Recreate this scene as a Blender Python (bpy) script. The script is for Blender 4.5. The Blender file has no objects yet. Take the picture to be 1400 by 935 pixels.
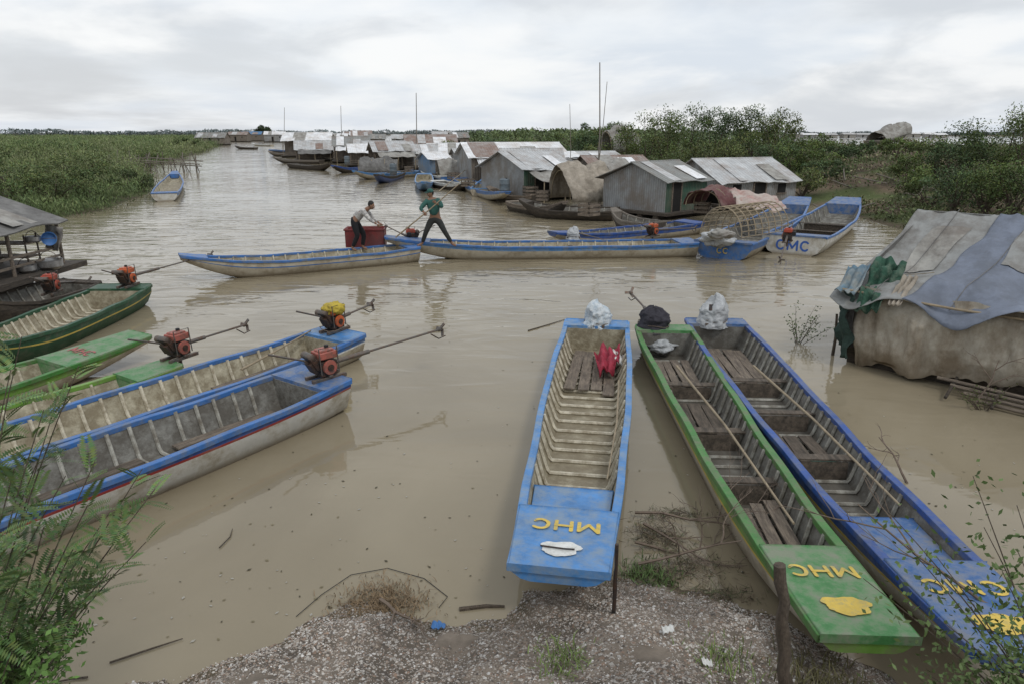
import bpy, math, random
import numpy as np
from mathutils import Vector, Matrix, noise, Euler
random.seed(7); rng=np.random.default_rng(7)
sc=bpy.context.scene; C=sc.collection
H=3.6; FP=933.0; PITCH=math.atan(285.5/FP); cp,sp=math.cos(PITCH),math.sin(PITCH)
R=math.radians
def P(px,py,z=0.0):
    dx=px-700; u=467.5-py
    d=Vector((dx, FP*cp+u*sp, -FP*sp+u*cp))
    t=(z-H)/d.z
    return Vector((d.x*t,d.y*t,z))
def atY(px,Y,z=0): return Vector(((px-700)/FP*(Y*cp+(H-z)*sp),Y,z))
def Pd(px,py,dep):
    k=dep/FP; dx=(px-700)*k; u=(467.5-py)*k
    return Vector((dx, dep*cp+u*sp, H-dep*sp+u*cp))
# ---------------------------------------------------------------- value noise
def _h(i,j,s=0):
    n=np.sin(i*127.1+j*311.7+s*74.7)*43758.5453
    return n-np.floor(n)
def vn(x,y,s=0):
    x=np.asarray(x,float);y=np.asarray(y,float)
    i=np.floor(x);j=np.floor(y);a=x-i;b=y-j;a=a*a*(3-2*a);b=b*b*(3-2*b)
    return (_h(i,j,s)*(1-a)+_h(i+1,j,s)*a)*(1-b)+(_h(i,j+1,s)*(1-a)+_h(i+1,j+1,s)*a)*b
def fbm(x,y,s=0,o=4):
    r=0;a=.5
    for k in range(o):
        r=r+a*vn(x*2**k,y*2**k,s+k);a*=.5
    return r
# ---------------------------------------------------------------- materials
MATS={}
def M(name,col,rough=.6,var=.25,scale=5,dirt=None,damt=.45,dscale=1.6,bump=.2,bscale=30,metal=0,spec=.4,stretch=(1,1,1),zdirt=None,attr=False,wave=None,bdist=.02):
    m=bpy.data.materials.new(name);m.use_nodes=True;nt=m.node_tree;N=nt.nodes;L=nt.links
    b=N['Principled BSDF'];b.inputs['Roughness'].default_value=rough;b.inputs['Metallic'].default_value=metal
    b.inputs['Specular IOR Level'].default_value=spec
    tc=N.new('ShaderNodeTexCoord');mp=N.new('ShaderNodeMapping');mp.inputs['Scale'].default_value=stretch
    L.new(tc.outputs['Object'],mp.inputs['Vector'])
    n1=N.new('ShaderNodeTexNoise');n1.inputs['Scale'].default_value=scale;n1.inputs['Detail'].default_value=4;n1.inputs['Roughness'].default_value=.65
    L.new(mp.outputs[0],n1.inputs['Vector'])
    r1=N.new('ShaderNodeValToRGB');r1.color_ramp.elements[0].position=.3;r1.color_ramp.elements[1].position=.7
    r1.color_ramp.elements[0].color=tuple(c*(1-var) for c in col)+(1,);r1.color_ramp.elements[1].color=tuple(min(1,c*(1+var*.6)) for c in col)+(1,)
    L.new(n1.outputs['Fac'],r1.inputs[0]);out=r1.outputs[0]
    def mix(fac,a,bc,mode='MIX'):
        x=N.new('ShaderNodeMix');x.data_type='RGBA';x.blend_type=mode
        if hasattr(fac,'is_linked'): L.new(fac,x.inputs[0])
        else: x.inputs[0].default_value=fac
        L.new(a,x.inputs[6])
        if isinstance(bc,tuple): x.inputs[7].default_value=bc+(1,)
        else: L.new(bc,x.inputs[7])
        return x.outputs[2]
    if wave:
        w=N.new('ShaderNodeTexWave');w.bands_direction=wave[0];w.inputs['Scale'].default_value=wave[1]
        w.inputs['Distortion'].default_value=0.15
        L.new(tc.outputs['Object'],w.inputs['Vector'])
        mr=N.new('ShaderNodeMapRange');mr.inputs[3].default_value=.0;mr.inputs[4].default_value=wave[2]
        L.new(w.outputs['Fac'],mr.inputs[0]);out=mix(mr.outputs[0],out,tuple(c*.45 for c in col))
    if dirt:
        n2=N.new('ShaderNodeTexNoise');n2.inputs['Scale'].default_value=dscale;n2.inputs['Detail'].default_value=6;n2.inputs['Roughness'].default_value=.72
        L.new(mp.outputs[0],n2.inputs['Vector'])
        r2=N.new('ShaderNodeValToRGB');r2.color_ramp.elements[0].position=.62-damt*.4;r2.color_ramp.elements[1].position=.75-damt*.25
        r2.color_ramp.elements[1].color=(.9,.9,.9,1)
        L.new(n2.outputs['Fac'],r2.inputs[0]);out=mix(r2.outputs[0],out,dirt)
    if zdirt:
        sx=N.new('ShaderNodeSeparateXYZ');L.new(tc.outputs['Object'],sx.inputs[0])
        ad=N.new('ShaderNodeMath');ad.operation='MULTIPLY_ADD';ad.inputs[1].default_value=.12;L.new(n1.outputs['Fac'],ad.inputs[0]);L.new(sx.outputs[2],ad.inputs[2])
        mr=N.new('ShaderNodeMapRange');mr.inputs[1].default_value=zdirt[0]+.06;mr.inputs[2].default_value=zdirt[1]+.06
        mr.inputs[3].default_value=.85;mr.inputs[4].default_value=0
        L.new(ad.outputs[0],mr.inputs[0]);out=mix(mr.outputs[0],out,zdirt[2])
    if attr:
        at=N.new('ShaderNodeAttribute');at.attribute_name='tint';out=mix(1.0,out,at.outputs['Color'],'MULTIPLY')
    L.new(out,b.inputs['Base Color'])
    if bump:
        n3=N.new('ShaderNodeTexNoise');n3.inputs['Scale'].default_value=bscale;n3.inputs['Detail'].default_value=3
        L.new(mp.outputs[0],n3.inputs['Vector'])
        bp=N.new('ShaderNodeBump');bp.inputs['Strength'].default_value=bump;bp.inputs['Distance'].default_value=bdist
        L.new(n3.outputs['Fac'],bp.inputs['Height']);nrm=bp.outputs[0]
        if wave:
            b2=N.new('ShaderNodeBump');b2.inputs['Strength'].default_value=.8;b2.inputs['Distance'].default_value=.03
            L.new(w.outputs['Fac'],b2.inputs['Height']);L.new(nrm,b2.inputs['Normal']);nrm=b2.outputs[0]
        L.new(nrm,b.inputs['Normal'])
    MATS[name]=m;return m
M('blue',(.045,.15,.40),.45,.3,4,dirt=(.14,.17,.22),damt=.45,dscale=5,bump=.15)
M('sky_blue',(.07,.225,.50),.45,.3,4,dirt=(.20,.27,.35),damt=.48,dscale=5,bump=.15)
M('royal',(.025,.08,.30),.45,.3,4,dirt=(.11,.13,.19),damt=.45,dscale=5,bump=.15)
M('blue_deck',(.05,.15,.38),.55,.35,5,dirt=(.19,.20,.22),damt=.58,dscale=5,bump=.3)
M('green',(.055,.20,.04),.45,.3,4,dirt=(.13,.15,.08),damt=.46,dscale=5,bump=.15)
M('lime',(.15,.31,.05),.45,.3,4,dirt=(.18,.19,.1),damt=.48,dscale=5,bump=.15)
M('green_deck',(.07,.25,.075),.5,.3,5,dirt=(.21,.22,.16),damt=.54,dscale=5,bump=.25)
M('dark_green',(.02,.085,.04),.45,.3,4,dirt=(.09,.1,.07),damt=.35,dscale=4,bump=.15)
M('cream',(.53,.48,.38),.6,.2,3,dirt=(.27,.225,.16),damt=.55,dscale=3,bump=.15,zdirt=(.0,.10,(.17,.13,.08)))
M('white_hull',(.62,.61,.57),.5,.15,3,dirt=(.33,.29,.22),damt=.48,dscale=3,bump=.12,zdirt=(.0,.1,(.2,.155,.10)))
M('red_stripe',(.30,.04,.035),.5,.2,3,dirt=(.25,.15,.1),damt=.35)
M('yellow_stripe',(.56,.42,.09),.5,.2,3,dirt=(.25,.2,.1),damt=.35)
M('cream_in',(.47,.43,.32),.65,.3,4,dirt=(.20,.165,.105),damt=.70,dscale=5,bump=.4,zdirt=(.0,.06,(.19,.155,.10)))
M('grey_in',(.25,.245,.22),.7,.35,4,dirt=(.095,.085,.07),damt=.72,dscale=5,bump=.4,zdirt=(.0,.07,(.095,.083,.065)))
M('cream_rib',(.62,.57,.45),.6,.25,6,dirt=(.28,.235,.16),damt=.5,dscale=7,bump=.3)
M('grey_rib',(.42,.41,.36),.65,.3,6,dirt=(.16,.14,.11),damt=.55,dscale=7,bump=.3)
M('wood',(.24,.195,.15),.8,.45,3,dirt=(.10,.08,.065),damt=.5,dscale=4,bump=.6,stretch=(1,7,7))
M('wood_mid',(.15,.12,.092),.8,.4,3,dirt=(.06,.05,.04),damt=.5,dscale=4,bump=.5,stretch=(1,5,5))
M('wood_dark',(.085,.068,.052),.8,.4,3,dirt=(.035,.03,.025),damt=.5,dscale=4,bump=.5,stretch=(1,5,5))
M('wood_grey',(.23,.205,.175),.85,.4,3,dirt=(.1,.08,.06),damt=.45,dscale=3,bump=.5,stretch=(6,6,1))
M('bark',(.10,.078,.058),.9,.4,8,bump=.8,stretch=(3,3,1))
M('twig',(.17,.13,.10),.9,.4,8,bump=.4)
M('bamboo',(.30,.24,.16),.7,.3,6,bump=.3)
M('yellow',(.66,.47,.08),.5,.2,6,dirt=(.36,.32,.15),damt=.34,dscale=14)
M('white',(.70,.70,.67),.5,.15,6,dirt=(.40,.4,.36),damt=.42,dscale=9)
M('blue_letter',(.04,.12,.42),.5,.2,6)
M('red_letter',(.40,.10,.09),.5,.2,6)
M('tank_red',(.42,.065,.035),.4,.3,6,dirt=(.12,.06,.04),damt=.45,dscale=12,bump=.1)
M('tank_pink',(.42,.12,.09),.45,.3,6,dirt=(.12,.08,.06),damt=.48,dscale=12,bump=.1)
M('tank_orange',(.58,.12,.035),.4,.3,6,dirt=(.13,.07,.05),damt=.42,dscale=12,bump=.1)
M('iron',(.035,.033,.032),.55,.4,12,dirt=(.10,.05,.03),damt=.45,dscale=9,metal=.3)
M('steel',(.17,.155,.14),.5,.4,8,dirt=(.12,.07,.045),damt=.45,dscale=8,metal=.5)
M('black',(.015,.015,.016),.6,.3,8)
M('clear_plastic',(.46,.475,.48),.38,.2,5,dirt=(.33,.34,.35),damt=.5,dscale=9,bump=1,bscale=9,bdist=.05)
M('blue_plastic',(.42,.50,.56),.4,.2,5,dirt=(.60,.62,.62),damt=.6,dscale=9,bump=1,bscale=9,bdist=.05)
M('dark_cloth',(.035,.033,.042),.85,.3,8,bump=1,bscale=8,bdist=.05)
M('yellow_cloth',(.50,.38,.05),.75,.3,8,bump=1,bscale=12,bdist=.04,dirt=(.2,.14,.04),damt=.4)
M('red_cloth',(.33,.03,.055),.75,.35,8,bump=.6,bscale=15)
M('pink_cloth',(.40,.24,.21),.8,.35,6,bump=.6,bscale=12,dirt=(.45,.41,.36),damt=.6,dscale=2)
M('maroon_cloth',(.13,.05,.05),.85,.3,6,bump=.6,bscale=12,dirt=(.2,.14,.12),damt=.4)
M('green_cloth',(.035,.10,.065),.8,.4,6,bump=1,bscale=10,bdist=.04,dirt=(.11,.15,.11),damt=.35,dscale=5)
M('net_dark',(.03,.055,.045),.9,.4,9,bump=.9,bscale=20)
M('teal_tarp',(.12,.20,.26),.65,.3,6,bump=.9,bscale=9,bdist=.04,dirt=(.27,.28,.26),damt=.5,dscale=4)
M('tarp_grey',(.29,.295,.285),.6,.15,2.5,dirt=(.18,.17,.155),damt=.52,dscale=2.6,bump=.9,bscale=3.5,bdist=.05)
M('tarp_blue',(.175,.20,.255),.6,.15,2.5,dirt=(.12,.135,.165),damt=.52,dscale=2.2,bump=.9,bscale=3.2,bdist=.05)
M('tarp_cream',(.46,.42,.345),.7,.22,3,dirt=(.20,.155,.105),damt=.56,dscale=2.0,bump=.9,bscale=3.5,bdist=.07,stretch=(1,1,.6),zdirt=(.05,.40,(.19,.145,.095)))
M('tarp_dark',(.19,.185,.175),.8,.3,3,dirt=(.09,.085,.08),damt=.5,bump=.9,bscale=6,bdist=.05)
M('tarp_mid',(.34,.33,.30),.75,.25,3,dirt=(.18,.16,.14),damt=.5,bump=1,bscale=5,bdist=.06)
M('tarp_tan',(.40,.35,.285),.75,.25,3,dirt=(.21,.18,.14),damt=.5,bump=1,bscale=5,bdist=.06)
def corr(name,col,d,axis='X',sc_=2.6,s=.45,**k): return M(name,col,.6,.25,1.6,dirt=d,damt=.48,dscale=.9,wave=(axis,sc_,s),metal=.1,bump=.1,**k)
corr('tin_wall',(.35,.36,.36),(.20,.17,.14))
corr('tin_wall_y',(.35,.36,.36),(.20,.17,.14),'Y')
corr('tin_green',(.05,.12,.08),(.13,.13,.10))
corr('tin_blue',(.13,.23,.37),(.22,.23,.23))
corr('tin_roof',(.54,.55,.55),(.33,.29,.26),'X',1.6,.3)
corr('tin_roof_dark',(.27,.275,.26),(.18,.15,.125),'X',1.6,.35)
corr('tin_roof_light',(.82,.83,.84),(.56,.52,.48),'X',1.6,.15)
corr('tin_roof_rust',(.25,.17,.135),(.33,.31,.29),'X',1.6,.3)
corr('tin_roof_blue',(.06,.2,.40),(.15,.2,.28),'X',1.6,.3)
M('plank_wall',(.24,.205,.17),.85,.3,3,dirt=(.12,.10,.08),damt=.5,wave=('X',1.7,.55),bump=.3)
M('opening_shade',(.014,.013,.012),.9,.2,4,bump=0)  # near-black paint for the shade seen inside doorways, windows and shelters
M('plastic_red',(.20,.032,.030),.5,.25,4,dirt=(.12,.05,.045),damt=.45)
M('plastic_blue',(.05,.17,.42),.4,.2,4)
M('plastic_grey',(.12,.15,.17),.5,.3,4,dirt=(.1,.09,.08),damt=.5)
M('aluminium',(.45,.45,.45),.35,.25,6,metal=.8,dirt=(.2,.18,.16),damt=.4)
M('leaf',(1,1,1),.6,.15,3,attr=True,bump=0,spec=.25)
M('ground_mat',(1,1,1),.95,.4,6,attr=True,bump=.9,bscale=22,spec=.15)
M('pebble',(1,1,1),.75,.15,20,attr=True,bump=0)
M('skin',(.22,.12,.075),.55,.1,8,bump=0)
M('hair',(.012,.010,.009),.6,.2,20)
M('shirt_pattern',(.55,.53,.50),.85,.2,10,dirt=(.10,.10,.11),damt=.42,dscale=16,bump=.3)
M('shirt_green',(.03,.10,.085),.85,.3,10,bump=.3)
M('trouser_black',(.012,.012,.014),.85,.3,10,bump=.3)
M('trouser_grey',(.03,.032,.03),.85,.3,10,bump=.3)
# ---------------------------------------------------------------- mesh helpers
class MB:
    def __init__(s): s.v=[];s.f=[];s.m=[]
    def add(s,vs,fs,mi=0):
        o=len(s.v);s.v+=[tuple(v) for v in vs];s.f+=[tuple(i+o for i in f) for f in fs];s.m+=[mi]*len(fs);return s
    def box(s,c,d,rot=(0,0,0),mi=0):
        m=Euler(rot).to_matrix();c=Vector(c);vs=[]
        for x in(-.5,.5):
            for y in(-.5,.5):
                for z in(-.5,.5): vs.append(c+m@Vector((x*d[0],y*d[1],z*d[2])))
        return s.add(vs,[(0,1,3,2),(4,6,7,5),(0,4,5,1),(2,3,7,6),(0,2,6,4),(1,5,7,3)],mi)
    def tube(s,pts,r,n=8,mi=0):
        pts=[Vector(p) for p in pts];k=len(pts)
        rs=r if isinstance(r,(list,tuple)) else [r]*k
        vs=[];up=None
        for i,p in enumerate(pts):
            d=(pts[min(i+1,k-1)]-pts[max(i-1,0)]).normalized()
            if up is None:
                a=Vector((0,0,1)) if abs(d.z)<.9 else Vector((1,0,0)); up=(a-d*a.dot(d)).normalized()
            else: up=(up-d*up.dot(d)).normalized()
            q=d.cross(up)
            for j in range(n):
                t=2*math.pi*j/n; vs.append(p+(up*math.cos(t)+q*math.sin(t))*rs[i])
        fs=[]
        for i in range(k-1):
            for j in range(n):
                a=i*n+j;b=i*n+(j+1)%n;fs.append((a,b,b+n,a+n))
        fs.append(tuple(range(n))[::-1]);fs.append(tuple((k-1)*n+j for j in range(n)))
        return s.add(vs,fs,mi)
    def lathe(s,prof,c=(0,0,0),n=16,axis='Z',mi=0):
        c=Vector(c);vs=[]
        for r,h in prof:
            for j in range(n):
                t=2*math.pi*j/n;a,b=r*math.cos(t),r*math.sin(t)
                vs.append(c+(Vector((a,b,h)) if axis=='Z' else Vector((a,h,b)) if axis=='Y' else Vector((h,a,b))))
        fs=[];k=len(prof)
        for i in range(k-1):
            for j in range(n):
                a=i*n+j;b=i*n+(j+1)%n;fs.append((a,b,b+n,a+n))
        fs.append(tuple(range(n))[::-1]);fs.append(tuple((k-1)*n+j for j in range(n)))
        return s.add(vs,fs,mi)
    def ell(s,c,r,n=12,k=8,mi=0,amp=0,seed=0,fr=2.0,fold=0):
        c=Vector(c);vs=[];fs=[]
        for i in range(k+1):
            ph=math.pi*i/k
            for j in range(n):
                t=2*math.pi*j/n;d=Vector((math.sin(ph)*math.cos(t),math.sin(ph)*math.sin(t),math.cos(ph)))
                e=1+amp*noise.noise(d*fr+Vector((seed,seed*1.7,0)))+amp*.5*noise.noise(d*fr*2.7+Vector((seed,0,3)))
                if fold: e*=1+fold*math.sin(t*7+seed+3*noise.noise(d*2))*max(0,-d.z+.5)
                vs.append(c+Vector((d.x*r[0],d.y*r[1],d.z*r[2]))*e)
        for i in range(k):
            for j in range(n):
                a=i*n+j;b=i*n+(j+1)%n;fs.append((a,a+n,b+n,b))
        return s.add(vs,fs,mi)
    def grid(s,rows,mi=0,closed=False,mif=None):
        k=len(rows);n=len(rows[0]);vs=[p for r in rows for p in r];fs=[];ms=[]
        for i in range(k-1):
            for j in range(n if closed else n-1):
                a=i*n+j;b=i*n+(j+1)%n;fs.append((a,b,b+n,a+n));ms.append(mif(i,j) if mif else mi)
        o=len(s.v);s.v+=[tuple(v) for v in vs];s.f+=[tuple(q+o for q in f) for f in fs];s.m+=ms;return s
    def mesh(s,me,mi=0):
        return s.add([v.co.copy() for v in me.vertices],[tuple(p.vertices) for p in me.polygons],mi)
    def build(s,name,mats,parent=None,smooth=True,ang=.7,bevel=0,solid=0):
        me=bpy.data.meshes.new(name);me.from_pydata(s.v,[],s.f)
        if not isinstance(mats,(list,tuple)): mats=[mats]
        for q in mats: me.materials.append(MATS[q])
        me.polygons.foreach_set('material_index',s.m)
        if smooth:
            me.polygons.foreach_set('use_smooth',[True]*len(s.f));me.set_sharp_from_angle(angle=ang)
        me.update()
        o=bpy.data.objects.new(name,me);C.objects.link(o)
        if parent: o.parent=parent
        if solid:
            q=o.modifiers.new('thick','SOLIDIFY');q.thickness=solid;q.offset=0
        if bevel:
            q=o.modifiers.new('soft','BEVEL');q.width=bevel;q.segments=2;q.limit_method='ANGLE'
        return o
def tag(o,label,cat,group=None,kind=None):
    o['label']=label;o['category']=cat
    if group:o['group']=group
    if kind:o['kind']=kind
    return o
def thing(name,label,cat,loc=(0,0,0),rz=0,group=None):
    o=bpy.data.objects.new(name,None);C.objects.link(o);o.location=loc;o.rotation_euler=(0,0,rz);o.empty_display_size=.2
    return tag(o,label,cat,group)
def npmesh(name,V,F,tint=None,mat='leaf',parent=None):
    V=np.asarray(V,np.float32);F=np.asarray(F,np.int32);me=bpy.data.meshes.new(name)
    me.vertices.add(len(V));me.vertices.foreach_set('co',V.ravel())
    k=F.shape[1];me.loops.add(F.size);me.loops.foreach_set('vertex_index',F.ravel())
    me.polygons.add(len(F));me.polygons.foreach_set('loop_start',np.arange(0,F.size,k,dtype=np.int32))
    me.update(calc_edges=True)
    if tint is not None:
        a=me.color_attributes.new('tint','FLOAT_COLOR','POINT')
        t=np.ones((len(V),4),np.float32);t[:,:3]=tint;a.data.foreach_set('color',t.ravel())
    me.materials.append(MATS[mat]);o=bpy.data.objects.new(name,me);C.objects.link(o)
    if parent:o.parent=parent
    return o
def unit(a): return a/np.maximum(np.linalg.norm(a,axis=1,keepdims=True),1e-6)
def cards(Cn,l,w,up=0.0):
    n=len(Cn);d=rng.normal(size=(n,3));d[:,2]+=up;d=unit(d)
    s=unit(np.cross(d,rng.normal(size=(n,3))))
    l=np.broadcast_to(l,n)[:,None];w=np.broadcast_to(w,n)[:,None]
    V=np.stack([Cn-d*l/2,Cn+s*w/2,Cn+d*l/2,Cn-s*w/2],1).reshape(-1,3)
    return V,np.arange(4*n).reshape(-1,4)
# ---------------------------------------------------------------- terrain
def sdpoly(X,Y,poly):
    p=np.array([(q[0],q[1]) for q in poly]);n=len(p);best=np.full(X.shape,1e9);ins=np.zeros(X.shape,bool)
    for i in range(n):
        a=p[i];b=p[(i+1)%n];e=b-a;wx=X-a[0];wy=Y-a[1]
        t=np.clip((wx*e[0]+wy*e[1])/(e@e),0,1);dx=wx-e[0]*t;dy=wy-e[1]*t
        best=np.minimum(best,dx*dx+dy*dy)
        c=((a[1]>Y)!=(b[1]>Y))&(X<(b[0]-a[0])*(Y-a[1])/(b[1]-a[1]+1e-12)+a[0]);ins^=c
    d=np.sqrt(best);return np.where(ins,d,-d)
near=[P(*q) for q in [(-260,1010),(40,975),(160,938),(300,898),(380,872),(430,838),(480,815),(540,812),(600,842),(690,840),(712,800),(770,808),(840,792),(900,800),(960,815),(1060,842),(1130,890),(1230,935),(1330,925),(1500,890),(1750,850)]]+[Vector((9,-6,0)),Vector((-9,-6,0))]
left=[P(*q) for q in [(-900,330),(-200,318),(60,302),(130,290),(200,266),(203,252),(180,240),(225,224),(262,213),(285,206),(300,198),(310,192)]]+[Vector((-230,900,0)),Vector((-900,900,0)),Vector((-900,20,0))]
right=[P(*q) for q in [(602,189),(640,200),(700,212),(790,225),(860,240),(960,262),(1075,280),(1130,283),(1180,300),(1290,332),(1420,365),(1600,420)]]+[Vector((90,8,0)),Vector((150,20,0)),Vector((150,112,0)),Vector((43,108,0)),Vector((52,200,0)),Vector((0,480,0))]
def height(X,Y):
    X=np.asarray(X,float);Y=np.asarray(Y,float)
    a=sdpoly(X,Y,near);b=sdpoly(X,Y,left);c=sdpoly(X,Y,right)
    na=fbm(X*1.3,Y*1.3,3)-.47;nb2=fbm(X*5,Y*5,13)-.47
    ha=np.where(a>0,np.minimum(a*.30,.9)+np.clip(a-2.6,0,4)*.4,a*.25)+(na*.28+nb2*.09)*np.clip(a+.5,0,1)
    nb=fbm(X*.2,Y*.2,5)-.47
    hb=np.where(b>0,np.minimum(b*.15,.45),b*.2)+nb*.25
    hc=np.where(c>0,np.minimum(c*.115,2.0)+np.clip(c,0,6)/6*(fbm(X*.25,Y*.25,9)-.47)*1.3+np.clip(c,0,4)/4*(fbm(X*1.2,Y*1.2,19)-.47)*.5,c*.2)
    h=np.maximum(np.maximum(ha,hb),hc);h=np.maximum(h,-.9)
    far=np.hypot(X,Y)>950
    h=np.where(far,.6,h)
    return h,a,b,c
def hz(x,y): return float(height(np.array([x]),np.array([y]))[0][0])
def axis(lo,hi,st,mx,gr):
    c=list(np.arange(lo,hi+st/2,st));s=st;v=hi
    while v<mx: s*=gr;v+=s;c.append(v)
    s=st;v=lo;o=[]
    while v>-mx: s*=gr;v-=s;o.append(v)
    return np.array(o[::-1]+c)
xs=axis(-4.5,4.5,.05,3500,1.055)
ys=axis(2.0,6.5,.045,3500,1.04);ys=ys[ys>-30]
GX,GY=np.meshgrid(xs,ys);X=GX.ravel();Y=GY.ravel();hh,sa,sb,sc_=height(X,Y)
V=np.stack([X,Y,hh],1);nx=len(xs);ny=len(ys)
ii,jj=np.meshgrid(np.arange(ny-1),np.arange(nx-1),indexing='ij');q=(ii*nx+jj).ravel()
F=np.stack([q,q+1,q+nx+1,q+nx],1)
f1=fbm(X*.35,Y*.35,21)[:,None];f2=np.clip((fbm(X*2.5,Y*2.5,31)[:,None]-.35)*4,0,1)
gr=np.array([.085,.105,.04]);br=np.array([.15,.113,.078]);gv=np.array([.215,.18,.145]);md=np.array([.19,.155,.105])
T=np.where(sa[:,None]>-1,gv*(.6+.5*f2),np.where(sb[:,None]>-1,gr*(.8+.5*f2),np.where(f1>.52,gr,br)*(.6+.7*f2)))
T=np.where((hh<.05)[:,None],md*.65,T)
g=npmesh('ground',V,F,T,'ground_mat');g['kind']='structure'
g.data.polygons.foreach_set('use_smooth',[True]*len(F))
# water
m=bpy.data.materials.new('muddy_water');m.use_nodes=True;nt=m.node_tree;N=nt.nodes;L=nt.links;b=N['Principled BSDF']
b.inputs['Roughness'].default_value=.045;b.inputs['IOR'].default_value=1.33;b.inputs['Specular IOR Level'].default_value=.5
tc=N.new('ShaderNodeTexCoord');n1=N.new('ShaderNodeTexNoise');n1.inputs['Scale'].default_value=.3;n1.inputs['Detail'].default_value=6;n1.inputs['Distortion'].default_value=.6
L.new(tc.outputs['Object'],n1.inputs[0]);r=N.new('ShaderNodeValToRGB');r.color_ramp.elements[0].position=.33;r.color_ramp.elements[1].position=.68
r.color_ramp.elements[0].color=(.215,.180,.120,1);r.color_ramp.elements[1].color=(.290,.248,.172,1);L.new(n1.outputs['Fac'],r.inputs[0]);L.new(r.outputs[0],b.inputs['Base Color'])
mp=N.new('ShaderNodeMapping');mp.inputs['Scale'].default_value=(.5,1.2,1);mp.inputs['Rotation'].default_value=(0,0,.3);L.new(tc.outputs['Object'],mp.inputs[0])
na=N.new('ShaderNodeTexNoise');na.inputs['Scale'].default_value=1.4;na.inputs['Detail'].default_value=2.5;na.inputs['Distortion'].default_value=.7;L.new(mp.outputs[0],na.inputs[0])
nb=N.new('ShaderNodeTexNoise');nb.inputs['Scale'].default_value=6.0;nb.inputs['Detail'].default_value=2;L.new(mp.outputs[0],nb.inputs[0])
nc=N.new('ShaderNodeTexNoise');nc.inputs['Scale'].default_value=.13;nc.inputs['Detail'].default_value=2;L.new(tc.outputs['Object'],nc.inputs[0])
mc=N.new('ShaderNodeMapRange');mc.inputs[1].default_value=.40;mc.inputs[2].default_value=.62;mc.inputs[3].default_value=.4;mc.inputs[4].default_value=1.1;L.new(nc.outputs['Fac'],mc.inputs[0])
sx=N.new('ShaderNodeSeparateXYZ');L.new(tc.outputs['Object'],sx.inputs[0]);mr=N.new('ShaderNodeMapRange');mr.inputs[1].default_value=6;mr.inputs[2].default_value=19;mr.inputs[3].default_value=.11;mr.inputs[4].default_value=1
L.new(sx.outputs[1],mr.inputs[0]);mm=N.new('ShaderNodeMath');mm.operation='MULTIPLY';L.new(mr.outputs[0],mm.inputs[0]);L.new(mc.outputs[0],mm.inputs[1])
b1=N.new('ShaderNodeBump');b1.inputs['Distance'].default_value=.075;b2=N.new('ShaderNodeBump');b2.inputs['Distance'].default_value=.006
L.new(mm.outputs[0],b1.inputs['Strength']);L.new(mm.outputs[0],b2.inputs['Strength'])
L.new(na.outputs['Fac'],b1.inputs['Height']);L.new(nb.outputs['Fac'],b2.inputs['Height']);L.new(b1.outputs[0],b2.inputs['Normal']);L.new(b2.outputs[0],b.inputs['Normal'])
MATS['muddy_water']=m
w=MB();w.add([(-3500,-30,0),(3500,-30,0),(3500,3500,0),(-3500,3500,0)],[(0,1,2,3)]);w=w.build('water','muddy_water',smooth=False);w['kind']='structure'
# ---------------------------------------------------------------- lettering from strokes
def jig(p,k): return (p[0]+.012*math.sin(k*5.1+p[1]*9),p[1]+.012*math.sin(k*3.3+p[0]*7))
GLY={'M':(1.0,[[(0,0),(0,1)],[(0,1),(.5,.2)],[(.5,.2),(1.0,1)],[(1.0,1),(1.0,0)]]),
'H':(.80,[[(0,0),(0,1)],[(.80,0),(.80,1)],[(0,.5),(.80,.5)]]),
'C':(.82,[[(.43+.43*math.cos(R(a)),.5+.5*math.sin(R(a))) for a in range(46,320,14)]])}
def lettering(s,size,sw=.21):
    vs=[];fs=[];x0=0;gap=.40;lay=0
    tot=sum(GLY[c][0] for c in s)+gap*(len(s)-1)
    for c in s:
        wd_,ps=GLY[c]
        for ip,pl in enumerate(ps):
            n=len(pl);pts=[Vector(jig(p,ord(c))) for p in pl];o=len(vs);lay+=1
            for i,p in enumerate(pts):
                d0=(pts[i]-pts[i-1]).normalized() if i else (pts[1]-pts[0]).normalized()
                d1=(pts[i+1]-pts[i]).normalized() if i<n-1 else d0
                nn=Vector((-d0.y-d1.y,d0.x+d1.x)).normalized()
                for sg in(1,-1):
                    q=p+nn*sg*sw*(1+.06*math.sin(i*2.1+lay))/2;vs.append(((q.x+x0-tot/2)*size,(q.y-.5)*size,.0006*(lay%12)))
            fs+=[(o+2*i,o+2*i+1,o+2*i+3,o+2*i+2) for i in range(n-1)]
            for e,d in((pts[0],(pts[0]-pts[1]).normalized()),(pts[-1],(pts[-1]-pts[-2]).normalized())):
                o=len(vs);a0=math.atan2(d.y,d.x);lay+=1
                for j in range(9):
                    a=a0-math.pi/2+math.pi*j/8;vs.append(((e.x+math.cos(a)*sw*.5+x0-tot/2)*size,(e.y+math.sin(a)*sw*.5-.5)*size,.0006*(lay%12)))
                fs.append(tuple(range(o,o+9)))
        x0+=wd_+gap
    return vs,fs
def blob(c,r,n=64,seed=1):
    mb=MB();vs=[]
    for j in range(n):
        t=2*math.pi*j/n;d=Vector((math.cos(t),math.sin(t),seed));e=1+.12*abs(math.cos(3*t+.5))+.30*noise.noise(Vector((d.x*1.3,d.y*1.3,seed)))+.10*noise.noise(Vector((d.x*5,d.y*5,seed)));vs.append(Vector(c)+Vector((r[0]*e*d.x,r[1]*e*d.y,0)))
    return mb.add(vs+[Vector(c)],[(j,(j+1)%n,n) for j in range(n)])
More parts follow.
